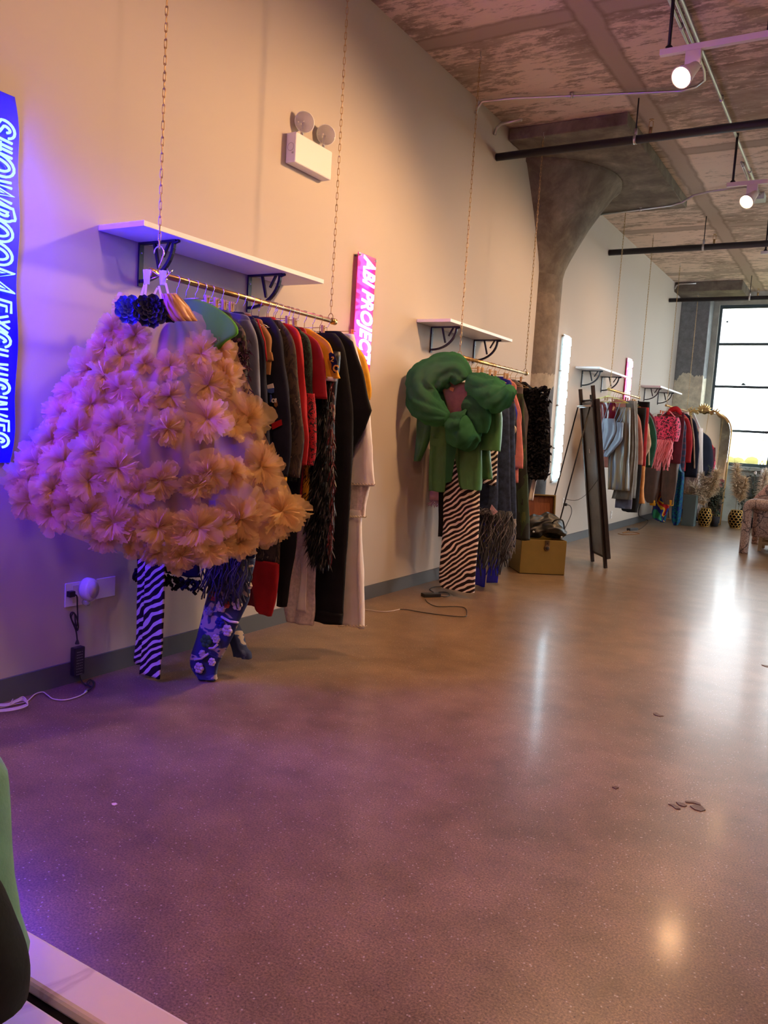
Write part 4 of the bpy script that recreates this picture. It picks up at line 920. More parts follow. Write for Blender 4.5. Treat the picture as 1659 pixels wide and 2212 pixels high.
drape(y, [(716, 690, 735), (738, 690, 762), (800, 692, 782), (860, 690, 796), (884, 690, 803), (920, 690, 790), (960, 700, 770), (1000, 705, 757)], .024, .006, 2, sharp=True).build('body', C['black'], t)
MB().tube([aty(px, py, y - .034) for px, py in ((753, 815), (756, 830), (750, 850), (747, 880), (744, 910), (741, 950), (738, 975))], .0022, 5).tube([aty(px, py, y - .034) for px, py in ((735, 870), (749, 866))], .0018, 5).tube([aty(px, py, y - .034) for px, py in ((732, 902), (747, 900))], .0018, 5).build('stitching', C['grey'], t)
quad([(727, 742), (733, 742), (733, 762), (727, 761)], y - .035, 'hem_tag', C['grey'], t); hanger(0, y, 'black kimono jacket')
y = 3.87; t = garment(0, y, 'lace_dress', 'white lace-edged layered dress at the far end of the nearest rail', 'dress')
drape(y, [(722, 738, 762), (780, 745, 775), (900, 752, 797), (1000, 752, 803), (1046, 752, 808)], .026, .012, 3).build('upper_tier', C['white'], t)
drape(y + .012, [(1040, 750, 800), (1080, 748, 792), (1116, 744, 789)], .024, .01, 3).build('middle_tier', C['lace'], t)
drape(y + .004, [(1100, 742, 781), (1180, 740, 784), (1270, 736, 786), (1352, 732, 789)], .028, .014, 3).build('lower_tier', C['white'], t)
for py, l, r in ((1044, 756, 807), (1114, 745, 788), (1350, 733, 788)):
    b = MB(); p, q = aty(l, py, y - .034), aty(r, py, y - .034)
    for k in range(9):
        f = k / 8; b.tube([p.lerp(q, f) + V((.012 * math.cos(a), 0, .010 * math.sin(a))) for a in [PI + PI * s / 8 for s in range(9)]], .0025, 5)
    b.build('scalloped_edge', C['cream'], t)
clip_hanger(0, y, 'white layered lace dress', (-.16, .22), 'orange', metal='brasschain', hue='orange')
y = 3.94; t = coat(0, y, 'yellow_shirt', 'plain yellow shirt at the far end of the nearest rail, under the pink sign', 'shirt', [(768, 738), (790, 775), (803, 840), (800, 862)], C['yellow'], .15, .9)

# ------------------------------------------------------------------ RAIL TWO
def puffed(mb, pts, rs, ridges=6, amp=.12, n=44, seed=0, tw=.3):
    pts = [V(p) for p in pts]; base = len(mb.v); mb.tube(pts, rs, n)
    for i in range(len(pts)):
        for k in range(n):
            j = base + i * n + k; d = mb.v[j] - pts[i]; a = 2 * PI * k / n
            mb.v[j] = pts[i] + d * (1 + amp * math.sin(ridges * a + i * tw + seed) * .5 + amp * .22 * math.sin(13 * a + i * .6) + amp * noise.noise(mb.v[j] * 5 + V((seed, 0, 0))) * .9 - amp * 1.1 * abs(noise.noise(V((mb.v[j].x * 8, mb.v[j].y * 8, mb.v[j].z * 15 + seed)))) - amp * .5 * abs(noise.noise(mb.v[j] * 22)))
            if mb.v[j].x < .02: mb.v[j].x = .02
    return mb
def smooth_path(pts, rs, per=9):
    P = []; R = []
    for i in range(len(pts) - 1):
        p0, p1, p2, p3 = [V(pts[min(max(i + q, 0), len(pts) - 1)]) for q in (-1, 0, 1, 2)]
        for s in range(per):
            u = s / per; P.append(.5 * ((2 * p1) + (p2 - p0) * u + (2 * p0 - 5 * p1 + 4 * p2 - p3) * u * u + (3 * p1 - p0 - 3 * p2 + p3) * u ** 3)); R.append(rs[i] + (rs[i + 1] - rs[i]) * u)
    P.append(V(pts[-1])); R.append(rs[-1]); return P, R
y = 5.66; t = garment(1, y, 'organza_blouse', 'emerald organza blouse with giant puff sleeves and a knotted front', 'blouse')
PXM = (aty(1000, 850, y) - CAM).length / FPX
for sd, pp in ((1, [(1000, 822, 20), (985, 800, 32), (952, 800, 38), (922, 820, 40), (912, 850, 38), (925, 880, 36), (950, 898, 26), (968, 905, 12)]), (2, [(1018, 812, 10), (1030, 830, 30), (1055, 850, 36), (1078, 855, 34), (1095, 850, 20), (1104, 838, 12)])):
    P, R = smooth_path([aty(a, c, y - .02 * s) for s, (a, c, r) in enumerate(pp)], [r * PXM for a, c, r in pp]); puffed(MB(), P, R, 7, .16, seed=sd).build('puff_sleeve', M['organza'], t)
P, R = smooth_path([aty(a, c, y - .08) for a, c in ((972, 902), (992, 920), (1012, 928), (1030, 922))], [.05, .15, .17, .08]); puffed(MB(), P, R, 5, .2, seed=5).build('front_knot', M['organza'], t)
P, R = smooth_path([aty(a, c, y - .06) for a, c in ((1005, 872), (1025, 880), (1038, 905), (1036, 935))], [.06, .09, .09, .05]); puffed(MB(), P, R, 4, .12, seed=7).build('front_panel', M['organza'], t)
o = drape(y + .01, [(826, 955, 1018), (850, 957, 1014), (880, 966, 1000), (905, 972, 985)], .012, .004, 3); o.build('lining', cloth('mauve_brown_lining', (.26, .15, .11, 1), .6), t)
quad([(972, 836), (981, 838), (979, 846), (971, 843)], y - .01, 'label_tag', C['orange'], t)
quad([(968, 905), (974, 900), (986, 960), (975, 1040), (962, 1044), (964, 960)], y - .02, 'front_panel', M['organza'], t)
M['pinkmetal']; h = hanger(1, 5.69, 'emerald organza blouse', 'pinkmetal', .17)
for k in range(2): hanger(1, 5.735 + k * .03, ('green satin blazer', 'pink plastic blouse strap')[k] if k == 0 else 'back layer of the green blazer', 'pinkmetal', .17)
y = 5.74; t = garment(1, y, 'satin_blazer', 'green satin blazer with elbow-length sleeves below the organza blouse', 'blazer')
drape(y, [(826, 960, 1020), (850, 935, 1050), (900, 932, 1046), (960, 930, 972), (1020, 928, 968), (1062, 928, 962)], .026, .015, 3).build('front', C['green'], t)
drape(y - .004, [(880, 968, 1046), (940, 977, 1042), (1000, 984, 1042), (1050, 990, 1040), (1058, 998, 1038)], .026, .016, 3).build('front', C['green'], t)
drape(y + .06, [(860, 1000, 1050), (960, 1020, 1058), (1035, 1030, 1063)], .02, .008, 3).build('back', C['green'], t)
drape(y, [(868, 1046, 1078), (900, 1042, 1084), (940, 1038, 1083), (974, 1036, 1081)], .036, .006, 2).build('sleeve', C['green'], t)
drape(y, [(890, 898, 938), (940, 892, 930), (990, 888, 910), (996, 888, 905)], .036, .006, 2).build('sleeve', C['green'], t)
quad([(930, 946), (950, 948), (949, 966), (930, 962)], y - .036, 'pocket_flap', C['green'], t)
y = 5.82; t = garment(1, y, 'zebra_trousers', 'wide zebra striped trousers hanging below the green satin blazer', 'trousers')
drape(y, [(850, 985, 1045), (1000, 964, 1040), (1047, 959, 1037), (1150, 956, 1034), (1262, 949, 1027), (1276, 975, 1024)], .03, .008, 2).build('leg', C['zebra'], t); drape(y + .05, [(1060, 948, 960), (1158, 946, 957)], .01).build('lining', C['black'], t)
clip_hanger(1, y, 'wide zebra trousers', metal='brass')
y = 5.90; t = garment(1, y, 'pink_skirt', 'pale lilac-pink denim skirt with a frayed hem behind the green blazer', 'skirt')
drape(y, [(900, 960, 1040), (1000, 935, 1030), (1082, 928, 1000)], .02).build('body', C['lilac'], t); p, q = aty(929, 1082, y), aty(1000, 1082, y); fringe(p.x, q.x, y, p.z + .01, .05, 60, C['lilac'], t, .006, .02); clip_hanger(1, y, 'lilac-pink skirt', metal='brass')
y = 5.97; t = garment(1, y, 'zebra_shirt', 'small zebra striped shirt hem right of the green blazer', 'shirt'); drape(y, [(830, 1020, 1080), (980, 1030, 1076), (1046, 1040, 1072)], .02).build('body', C['zebra'], t); hanger(1, y, 'zebra striped shirt', 'brass')
y = 6.05; t = garment(1, y, 'denim_skirt', 'dark navy denim skirt with pale stitching above the blue sheer trousers', 'skirt')
drape(y, [(880, 1010, 1075), (1040, 1022, 1076), (1100, 1024, 1074)], .024).build('body', C['denim'], t); fringe(aty(1030, 1100, y).x, aty(1074, 1100, y).x, y - .02, aty(1050, 1100, y).z + .01, .05, 40, C['fray'], t, .004, .02)
quad([(1062, 1090), (1075, 1106), (1066, 1112), (1058, 1100)], y - .03, 'turned_hem', C['lilac'], t); clip_hanger(1, y, 'navy denim skirt', metal='brass')
y = 6.36; t = garment(1, y, 'sheer_trousers', 'royal blue sheer mesh trousers hanging beside the wide zebra trousers', 'trousers')
drape(y, [(900, 1020, 1075), (1180, 1020, 1078)], .02).build('waist', M['sheer_blue'], t)
drape(y, [(1178, 1026, 1050), (1220, 1028, 1050), (1264, 1026, 1048)], .022, k=1).build('leg', M['sheer_blue'], t); drape(y + .01, [(1178, 1056, 1078), (1220, 1055, 1077), (1258, 1051, 1075)], .022, k=1).build('leg', M['sheer_blue'], t); clip_hanger(1, y, 'blue sheer trousers', metal='brass')
y = 6.27; t = coat(1, y, 'denim_coat', 'long navy coat with thin pale seams in the middle of the second rail', 'coat', [(1062, 818), (1082, 850), (1090, 950), (1098, 1085)], C['navy'], .10, .72, hook='brass')
MB().tube([aty(1081, 850, y - .03), aty(1087, 950, y - .035), aty(1093, 1088, y - .035)], .003, 5).tube([aty(1072, 860, y - .03), aty(1076, 960, y - .035), aty(1080, 1090, y - .035)], .003, 5).build('seam', C['fray'], t)
y = 6.16; t = garment(1, y, 'fringed_skirt', 'black skirt with a deep shaggy fringe left of the gold trunk', 'skirt')
drape(y, [(880, 1040, 1100), (1080, 1038, 1104), (1110, 1038, 1108)], .024).build('body', C['denim'], t); p, q = aty(1038, 1105, y), aty(1112, 1105, y); fringe(p.x - .05, q.x, y - .03, p.z + .03, .42, 96, C['denimfringe'], t, .011, .05, .04, .35); fringe(p.x, q.x, y - .05, p.z + .02, .36, 26, C['fray'], t, .004, .05, .05, .35); clip_hanger(1, y, 'shaggy fringed black skirt', metal='brass')
y = 6.42; t = garment(1, y, 'frayed_jeans', 'frayed blue jeans hanging between the fringed skirt and the painted trousers', 'jeans'); drape(y, [(870, 1060, 1112), (1000, 1080, 1112), (1100, 1084, 1115), (1180, 1086, 1113)], .024, k=2).build('leg', C['denim'], t); p = aty(1108, 1120, y); fringe(p.x - .06, p.x + .03, y - .03, p.z, .3, 40, C['fray'], t, .005, .03, .04, .4); clip_hanger(1, y, 'frayed blue jeans', metal='brass')
y = 6.52; t = coat(1, y, 'blue_jacket', 'navy jacket with royal blue side and one white sleeve cuff', 'jacket', [(1090, 828), (1110, 862), (1117, 930), (1114, 982)], C['blue'], .12, .9, hook='brass', smat=C['navy'])
drape(y - .05, [(868, 1098, 1112), (905, 1096, 1113), (925, 1094, 1110)], .02, k=1).build('short_sleeve', C['camo'], t); P_ = aty(1101, 927, y - .06); MB().lathe([(.03, 0), (.058, 0), (.058, .008), (.03, .008)], P_, (.15, -.6, -.4), 18).build('white_cuff', C['cream'], t)
coat(1, 6.64, 'knitted_top', 'salmon pink long-sleeved top on the second rail', 'top', [(1104, 836), (1120, 868), (1128, 940), (1130, 1012)], C['pink'], .12, .9, hook='brass')
y = 6.73; t = garment(1, y, 'painted_trousers', 'dark trousers painted with green and brown reaching down to the gold trunk', 'trousers'); drape(y, [(850, 1085, 1130), (1010, 1106, 1138), (1100, 1110, 1142), (1166, 1108, 1144)], .03, k=2).build('leg', C['tapestry'], t); clip_hanger(1, y, 'green and brown painted trousers', metal='brass')
coat(1, 6.80, 'grey_jacket', 'slim grey jacket between the pink top and the black ruffled coat', 'jacket', [(1116, 838), (1130, 866), (1138, 940), (1138, 1022)], C['grey'], .10, .95, hook='brass')
y = 6.92; t = coat(1, y, 'ruffled_coat', 'black shaggy ruffled coat at the far end of the second rail', 'coat', [(1140, 836), (1176, 866), (1180, 930), (1176, 1036)], C['black'], .17, .78, hook='brass')
pts = []; ds = []
for _ in range(1100):
    px = random.uniform(1142, 1186); py = random.uniform(836, 1030); p = aty(px, py, y - .045 + random.uniform(-.01, .02)); pts.append(p); ds.append((random.uniform(-1, 1), -.8, random.uniform(-.8, .5)))
MB().blades(pts, ds, .05, .03, .3, .4).build('ruffles', cloth('black_teal_brown_ruffle', (.012, .012, .016, 1), .8, .9, 0, 14), t)
drape(y + .02, [(1030, 1150, 1160), (1080, 1144, 1150)], .01, k=1).build('lining', C['white'], t)
coat(1, 7.05, 'navy_jacket', 'dark navy jacket hanging last on the second rail, beside the white neon sign', 'jacket', [(1160, 850), (1184, 880), (1190, 950), (1186, 1020)], C['navy'], .12, .95, hook='brass')

# ------------------------------------------------------------------ RAIL THREE
y = 9.98; t = garment(2, y, 'satin_camisole', 'blue-grey satin camisole with thin straps on the yellow-green hanger', 'camisole')
drape(y, [(904, 1302, 1328), (915, 1300, 1330), (935, 1299, 1330), (950, 1299, 1322), (972, 1300, 1310)], .035, .012, 2).build('body', C['silver'], t)
drape(y + .03, [(912, 1326, 1347), (935, 1324, 1346), (950, 1320, 1344), (968, 1308, 1330), (986, 1302, 1314)], .03, .01, 2).build('skirt', C['silver'], t)
b = MB()
for a, c in (((1330, 915), (1348, 880)), ((1340, 914), (1352, 880)), ((1327, 905), (1340, 870)), ((1305, 905), (1318, 866))): b.tube([aty(*a, y), aty(*c, y)], .005, 5)
b.build('strap', C['silver'], t)
for k in range(3): hanger(2, 9.96 + k * .05, ('blue-grey satin camisole', 'burgundy vinyl top', 'iridescent silk skirt')[k], 'limemetal', .24, dx=.0)
y = 10.02; t = garment(2, y, 'vinyl_top', 'burgundy see-through vinyl top behind the satin camisole', 'top'); drape(y, [(868, 1296, 1330), (890, 1298, 1332), (912, 1300, 1326)], .03).build('body', C['pvc'], t)
y = 10.12; t = garment(2, y, 'silk_skirt', 'long iridescent blue and gold silk skirt behind the leaning mirror', 'skirt'); drape(y, [(880, 1330, 1362), (960, 1318, 1362), (1000, 1314, 1360), (1058, 1312, 1359)], .05, .03, 5, n=40).build('body', C['irid'], t)
y = 10.22; t = garment(2, y, 'grey_dress', 'long greige dress right of the iridescent silk skirt', 'dress'); drape(y, [(866, 1352, 1372), (960, 1350, 1374), (1078, 1322, 1366)], .05, .02, 4, n=32).build('body', C['greygreen'], t); hanger(2, y, 'long greige dress', 'brass')
y = 10.32; t = garment(2, y, 'jeans', 'folded grey-blue jeans hem below the greige dress', 'jeans'); drape(y, [(880, 1346, 1372), (1080, 1330, 1366), (1098, 1330, 1362)], .04).build('leg', C['grey_denim'], t); clip_hanger(2, y, 'grey-blue jeans', metal='brass')
y = 10.42; t = garment(2, y, 'greige_trousers', 'greige trousers next to the rust-pink sweater', 'trousers'); drape(y, [(866, 1360, 1376), (980, 1358, 1378), (1075, 1350, 1372)], .035, .012, 2).build('leg', C['greygreen'], t); clip_hanger(2, y, 'greige trousers', metal='brass')
coat(2, 10.55, 'pink_sweater', 'rust-pink wool sweater on the rail behind the leaning mirror', 'sweater', [(1374, 882), (1384, 910), (1389, 960), (1389, 1004)], C['rust'], .15, .98, b=.03, hook='brass')
y = 10.66; t = garment(2, y, 'black_skirt', 'black slanted-hem skirt showing lowest behind the leaning mirror', 'skirt'); drape(y, [(880, 1362, 1396), (1060, 1350, 1382), (1100, 1342, 1377), (1106, 1352, 1377)], .03).build('body', C['black'], t); clip_hanger(2, y, 'black slanted skirt', metal='brass')
y = 10.78; t = garment(2, y, 'orange_trousers', 'orange and red trousers below the beige suede jacket', 'trousers'); drape(y, [(880, 1374, 1402), (1008, 1376, 1394)], .03).build('waist', C['red'], t); drape(y, [(1006, 1376, 1394), (1060, 1377, 1391), (1088, 1377, 1393)], .032, k=1).build('leg', C['orange'], t); clip_hanger(2, y, 'orange and red trousers', metal='brass')
y = 10.9; coat(2, y, 'suede_jacket', 'beige suede jacket with a bent elbow beside the rust-pink sweater', 'jacket', [(1388, 905), (1398, 915), (1406, 958), (1396, 985), (1389, 1004)], C['tan'], .15, 1.0, b=.03, hook='brass')
y = 11.02; t = garment(2, y, 'black_trousers', 'black trousers folded high over a clip hanger above the beige jacket', 'trousers'); drape(y, [(868, 1380, 1404), (890, 1380, 1403), (914, 1382, 1402)], .04).build('leg', C['black'], t); clip_hanger(2, y, 'folded black trousers', (-.1, .12), 'black_plastic', metal='black_iron', hue='black')
y = 11.18; t = coat(2, y, 'track_jacket', 'green and black track jacket with a pale sleeve stripe', 'jacket', [(1394, 884), (1409, 905), (1419, 950), (1408, 1010)], C['forest'], .16, 1.0, b=.03, hook='brass', smat=C['forest'])
MB().tube([aty(1396, 885, y - .05), aty(1402, 930, y - .05), aty(1402, 1005, y - .05)], .010, 6).build('stripe', C['cream'], t)
coat(2, 11.34, 'maroon_shirt', 'maroon short-sleeved shirt last on the third rail', 'shirt', [(1402, 884), (1414, 905), (1420, 936)], C['maroon'], .18, 1.05, b=.03, hook='brass')

# ------------------------------------------------------------------ RAIL FOUR
y = 13.28; t = garment(3, y, 'leopard_top', 'hot pink leopard print top with a long pink fringe', 'top')
drape(y, [(900, 1413, 1466), (915, 1412, 1470), (935, 1416, 1469), (952, 1420, 1464)], .06, .02, 3, n=30).build('body', C['leopard'], t)
p, q = aty(1420, 952, y), aty(1454, 952, y); fringe(p.x, q.x, y - .05, p.z + .02, .36, 44, C['pinkfringe'], t, .022, .06, .04, .4)
for a, c in (((1424, 902), (1438, 888)), ((1460, 903), (1446, 888))): MB().tube([aty(*a, y), aty(*c, y)], .008, 5).build('strap', C['pinkfringe'], t)
hanger(3, 13.40, 'pink leopard fringe top', 'brass', .24)
y = 13.5; t = garment(3, y, 'hooded_jacket', 'red hooded jacket tucked behind the pink leopard top', 'jacket')
P, R = smooth_path([aty(a, c, y) for a, c in ((1444, 896), (1450, 886), (1462, 884), (1472, 896))], [.03, .045, .045, .03]); puffed(MB(), P, R, 3, .1).build('hood', C['red'], t); drape(y, [(890, 1440, 1478), (920, 1420, 1478), (1000, 1422, 1470)], .03).build('body', C['maroon'], t); hanger(3, y, 'red hooded jacket', 'orange', .2)
y = 13.62; t = garment(3, y, 'cargo_trousers', 'shiny brown cargo trousers below the pink leopard top', 'trousers')
drape(y, [(895, 1420, 1466), (950, 1408, 1468), (985, 1402, 1466)], .05).build('waist', C['brown'], t)
drape(y - .03, [(980, 1400, 1434), (1030, 1393, 1430), (1070, 1391, 1424), (1086, 1398, 1418)], .07, .02, 2).build('leg', C['brown'], t); drape(y - .03, [(980, 1434, 1470), (1030, 1430, 1464), (1070, 1428, 1458), (1090, 1436, 1454)], .07, .02, 2).build('leg', C['brown'], t)
for px in (1394, 1432): drape(y - .03, [(1080, px + 8, px + 24), (1092, px + 10, px + 22)], .06, .01, 2).build('yellow_lining', C['yellow'], t)
clip_hanger(3, y, 'shiny brown cargo trousers', (-.14, .1), 'orange', metal='brass', hue='orange')
y = 13.78; t = garment(3, y, 'patchwork_trousers', 'red, blue and yellow patchwork trousers showing lowest at the corner', 'trousers'); drape(y, [(900, 1430, 1466), (1060, 1414, 1450), (1100, 1409, 1444), (1118, 1410, 1432), (1126, 1422, 1436)], .05, .02, 2).build('leg', C['patchwork'], t); drape(y + .05, [(1090, 1424, 1440), (1112, 1422, 1440), (1128, 1426, 1436)], .05).build('leg', C['sequin'], t); clip_hanger(3, y, 'primary-colour patchwork trousers', (-.14, .1), 'orange', metal='brass', hue='orange')
y = 13.95; t = garment(3, y, 'sequin_trousers', 'teal and blue sequinned trousers left of the pale fringe', 'trousers'); drape(y, [(900, 1446, 1462), (1005, 1452, 1470), (1025, 1456, 1478), (1080, 1452, 1474), (1120, 1450, 1470), (1134, 1455, 1464)], .06, .02, 2).build('leg', C['sequin'], t); clip_hanger(3, y, 'teal sequinned trousers', (-.14, .1), 'teal', metal='brass', hue='teal') if 'teal' in M else None
M['teal'] = plain('teal_plastic', (.02, .28, .26, 1), .4); clip_hanger(3, y, 'teal sequinned trousers', (-.14, .12), 'teal', metal='brass', hue='teal')
coat(3, 14.08, 'plaid_shirt', 'navy plaid shirt right of the pink leopard top', 'shirt', [(1466, 892), (1478, 910), (1482, 960), (1478, 1022)], C['plaid'], .18, .9, b=.035, hook='brass')
y = 14.26; t = coat(3, y, 'red_jacket', 'red jacket with a wide sleeve on the farthest rail', 'jacket', [(1478, 892), (1490, 910), (1496, 950), (1492, 1000)], C['red'], .2, .9, b=.035, hook='brass')
y = 14.5; t = garment(3, y, 'fringed_skirt', 'pale pink fringed yarn skirt hanging above the grey-green plinth', 'skirt'); drape(y, [(890, 1478, 1488), (1005, 1480, 1494), (1028, 1478, 1505)], .03).build('body', C['whitefringe'], t); p, q = aty(1475, 1026, y), aty(1507, 1026, y); fringe(p.x, q.x, y, p.z + .04, .62, 60, C['whitefringe'], t, .026, .08, .05, .12); clip_hanger(3, y, 'pale pink fringed skirt', (-.14, .12), 'teal', metal='brass', hue='teal')
y = 14.38; t = coat(3, y, 'bomber_jacket', 'navy and black bomber jacket at the right end of the farthest rail', 'jacket', [(1488, 894), (1504, 915), (1511, 970), (1505, 1032)], C['navy'], .2, .95, b=.04, hook='brass')
MB().tube([aty(1492, 900, y - .06), aty(1499, 950, y - .06), aty(1500, 1012, y - .06)], .014, 6).build('piping', C['tan'], t)
# ------------------------------------------------------------------ gold trunk with open lid
e1 = V((.353, .265, 0)).normalized(); e2 = V((-e1.y, e1.x, 0)); T0 = V((.427, 7.287, 0)); TW, TD, TH = .445, .42, .335
GOLD = cloth('gold_painted_wood', (.22, .15, .036, 1), .42, .1, 0, 4, .4, .05)
t = thing('trunk', 'gold painted wooden trunk standing open on the floor by the column', 'trunk', T0 + e1 * TW / 2 + e2 * TD / 2)
def tp(a, b, z): return T0 + e1 * a + e2 * b + V((0, 0, z))
b = MB(); th = .012
for (a0, a1, b0, b1, z0, z1) in ((0, TW, 0, th, .006, TH), (0, TW, TD - th, TD, .006, TH), (0, th, th, TD - th, .006, TH), (TW - th, TW, th, TD - th, .006, TH), (th, TW - th, th, TD - th, .006, .02)):
    b.obox(tp((a0 + a1) / 2, (b0 + b1) / 2, (z0 + z1) / 2), e1 * (a1 - a0) / 2, e2 * (b1 - b0) / 2, (0, 0, (z1 - z0) / 2))
b.build('body', GOLD, t, smooth=False, bevel=.003)
MB().obox(tp(TW / 2, TD / 2, .003), e1 * (TW / 2 - .004), e2 * (TD / 2 - .004), (0, 0, .003)).build('base', C['black'], t, smooth=False)
ld_ = MB(); LH = .40; la = math.radians(8); lu = V((0, 0, 1)) * math.cos(la) + e2 * math.sin(la); ln = -e2 * math.cos(la) + V((0, 0, 1)) * math.sin(la)
lo_ = tp(TW / 2, TD + .012, TH + .006)
ld_.obox(lo_ + lu * LH / 2, e1 * TW / 2, ln * .006, lu * LH / 2)
for s in (-1, 1): ld_.obox(lo_ + lu * LH / 2 + e1 * s * (TW / 2 - .007) + ln * .026, e1 * .007, ln * .022, lu * LH / 2)
ld_.obox(lo_ + lu * (LH - .007) + ln * .026, e1 * TW / 2, ln * .022, lu * .007)
o = ld_.build('lid', GOLD, t, smooth=False, bevel=.002)
CED = two_tone('knotty_cedar', [(0, (.10, .032, .015, 1)), (.45, (.22, .075, .035, 1)), (.6, (.28, .10, .045, 1)), (.72, (.08, .025, .012, 1))], 6, (6, 6, .5), dist=.5, interp='LINEAR')
MB().obox(lo_ + lu * (LH / 2 - .004) + ln * .009, e1 * (TW / 2 - .016), ln * .003, lu * (LH / 2 - .012)).build('lining', CED, o, smooth=False)
b = MB(); c = tp(TW * .56, -.004, TH - .055)
b.obox(c + V((0, 0, .02)), e1 * .022, e2 * .003, (0, 0, .034)).lathe([(.001, .006), (.022, .006), (.030, 0), (.030, -.003)], c - V((0, 0, .022)), -e2, 20)
o = b.build('latch', plain('aged_bronze', (.13, .085, .05, 1), .4, .8), t, smooth=False, bevel=.002)
MB().lathe([(.001, .003), (.013, .002), (.016, 0)], c - V((0, 0, .022)) - e2 * .006, -e2, 16).obox(c + V((0, 0, .03)) - e2 * .004, e1 * .003, e2 * .001, (0, 0, .010)).build('keyhole', M['black_iron'], o)
b = MB(); P, R = smooth_path([tp(.03, .20, TH + .02), tp(.12, .16, TH + .09), tp(.24, .17, TH + .12), tp(.36, .16, TH + .10), tp(.43, .19, TH + .03)], [.07, .12, .13, .12, .08], 7)
puffed(b, P, R, 3, .35, 36, 2, .25)
for j, v in enumerate(b.v):
    if v.z < TH + .002: b.v[j].z = TH + .002 + .0 * v.z
lb = b.build('leather_bag', cloth('black_leather', (.012, .014, .014, 1), .3, .3, 0, 10, .6, .5), None, sub=1)
tag(lb, 'crumpled black leather bag lying on top of the open gold trunk', 'bag')
P, R = smooth_path([tp(.30, .10, TH + .13), tp(.33, .06, TH + .19), tp(.41, .08, TH + .19), tp(.45, .12, TH + .10)], [.007] * 4); ob = MB().tube(P, .007, 8).build('handle', cloth('black_leather_strap', (.01, .01, .01, 1), .3), None)
ob.parent = lb; ob.location = ob.location - lb.location; WL[ob.name] = V(ob.location)
b = MB()
for a_, z in ((.33, .10), (.40, .03), (.12, .07)): b.lathe([(.001, .006), (.009, .005), (.011, 0)], tp(a_, .045, TH + z), -e2, 10)
ob = b.build('buckle', M['steel'], None); ob.parent = lb; ob.location = ob.location - lb.location

# ------------------------------------------------------------------ leaning floor mirror seen from behind
B1 = V((.733, 8.676, 0)); B2 = V((.965, 8.348, 0)); ew = (B2 - B1).normalized(); nb = V((-.816, -.577, 0)); H_ = 1.85
up = (nb * .30 + V((0, 0, H_))); Lp = up.length; up.normalize(); df = ew.cross(up).normalized()
if df.dot(nb) > 0: df = -df            # df points to the mirror's front
W_ = (B2 - B1).length
t = thing('floor_mirror', 'dark metal floor mirror seen from behind, leaning on two rods', 'mirror', (B1 + B2) / 2)
def mp_(a, s, d): return B1 + ew * a + up * s + df * d
DK = cloth('dark_steel_back', (.2, .22, .225, 1), .42, .3, 0, 3, .5, .1); DW = cloth('dark_wood_frame', (.028, .019, .017, 1), .45, .3, 0, 8, .4)
def leg(a, s0, s1, d=0): return MB().obox(mp_(a, (s0 + s1) / 2, d), ew * .02, df * .016, up * (s1 - s0) / 2)
leg(.0, .005, Lp).build('leg', DW, t, smooth=False, bevel=.003); leg(W_, .005, Lp + .02).build('leg', DW, t, smooth=False, bevel=.003); leg(W_ * .5, Lp - .2, Lp - .07, .05).build('peg', DW, t, smooth=False, bevel=.003)
MB().obox(mp_(W_ / 2 - .01, .93, .008), ew * (W_ / 2 + .025), df * .006, up * .80).build('back_panel', DK, t, smooth=False)
b = MB().obox(mp_(W_ + .035, .93, .026), ew * .012, df * .022, up * .82).obox(mp_(-.045, .93, .026), ew * .012, df * .022, up * .82).obox(mp_(W_ / 2, 1.745, .026), ew * (W_ / 2 + .045), df * .022, up * .012).obox(mp_(W_ / 2, .115, .026), ew * (W_ / 2 + .045), df * .022, up * .012)
b.build('frame', DW, t, smooth=False, bevel=.004)
MB().obox(mp_(W_ / 2, .93, .04), ew * (W_ / 2 + .03), df * .003, up * .79).build('mirror_glass', plain('mirror_silver', (.85, .87, .88, 1), .02, 1.0), t, smooth=False)
MB().tube([mp_(-.02, 1.69, -.035), mp_(W_ + .01, 1.69, -.035)], .012, 8).build('top_bar', M['steel'], t)
MB().obox(mp_(W_ * .42, 1.22, -.004), ew * .008, df * .002, up * .022).build('label_tag', M['white_plastic'], t, smooth=False)
b = MB()
for s in (.5, .82, 1.15): b.obox(mp_(W_ - .015, s, -.004), ew * .006, df * .006, up * .012)
b.build('screw', M['steel'], t, smooth=False)
for a in (-.01, W_ - .02):
    top = mp_(a, 1.69, -.035); ft = V((top.x, top.y, 0)) + nb * .30 + V((0, 0, .004)); MB().tube([top, ft], .0075, 8).build('support_rod', M['black_iron'], t)
    if a > 0: q1 = top.lerp(ft, .58); q2 = mp_(a + .03, .95, -.005); MB().tube([q1.lerp(q2, k / 10) - V((0, 0, .10 * math.sin(PI * k / 10))) for k in range(11)], .0025, 5).build('chain', M['black_iron'], t)

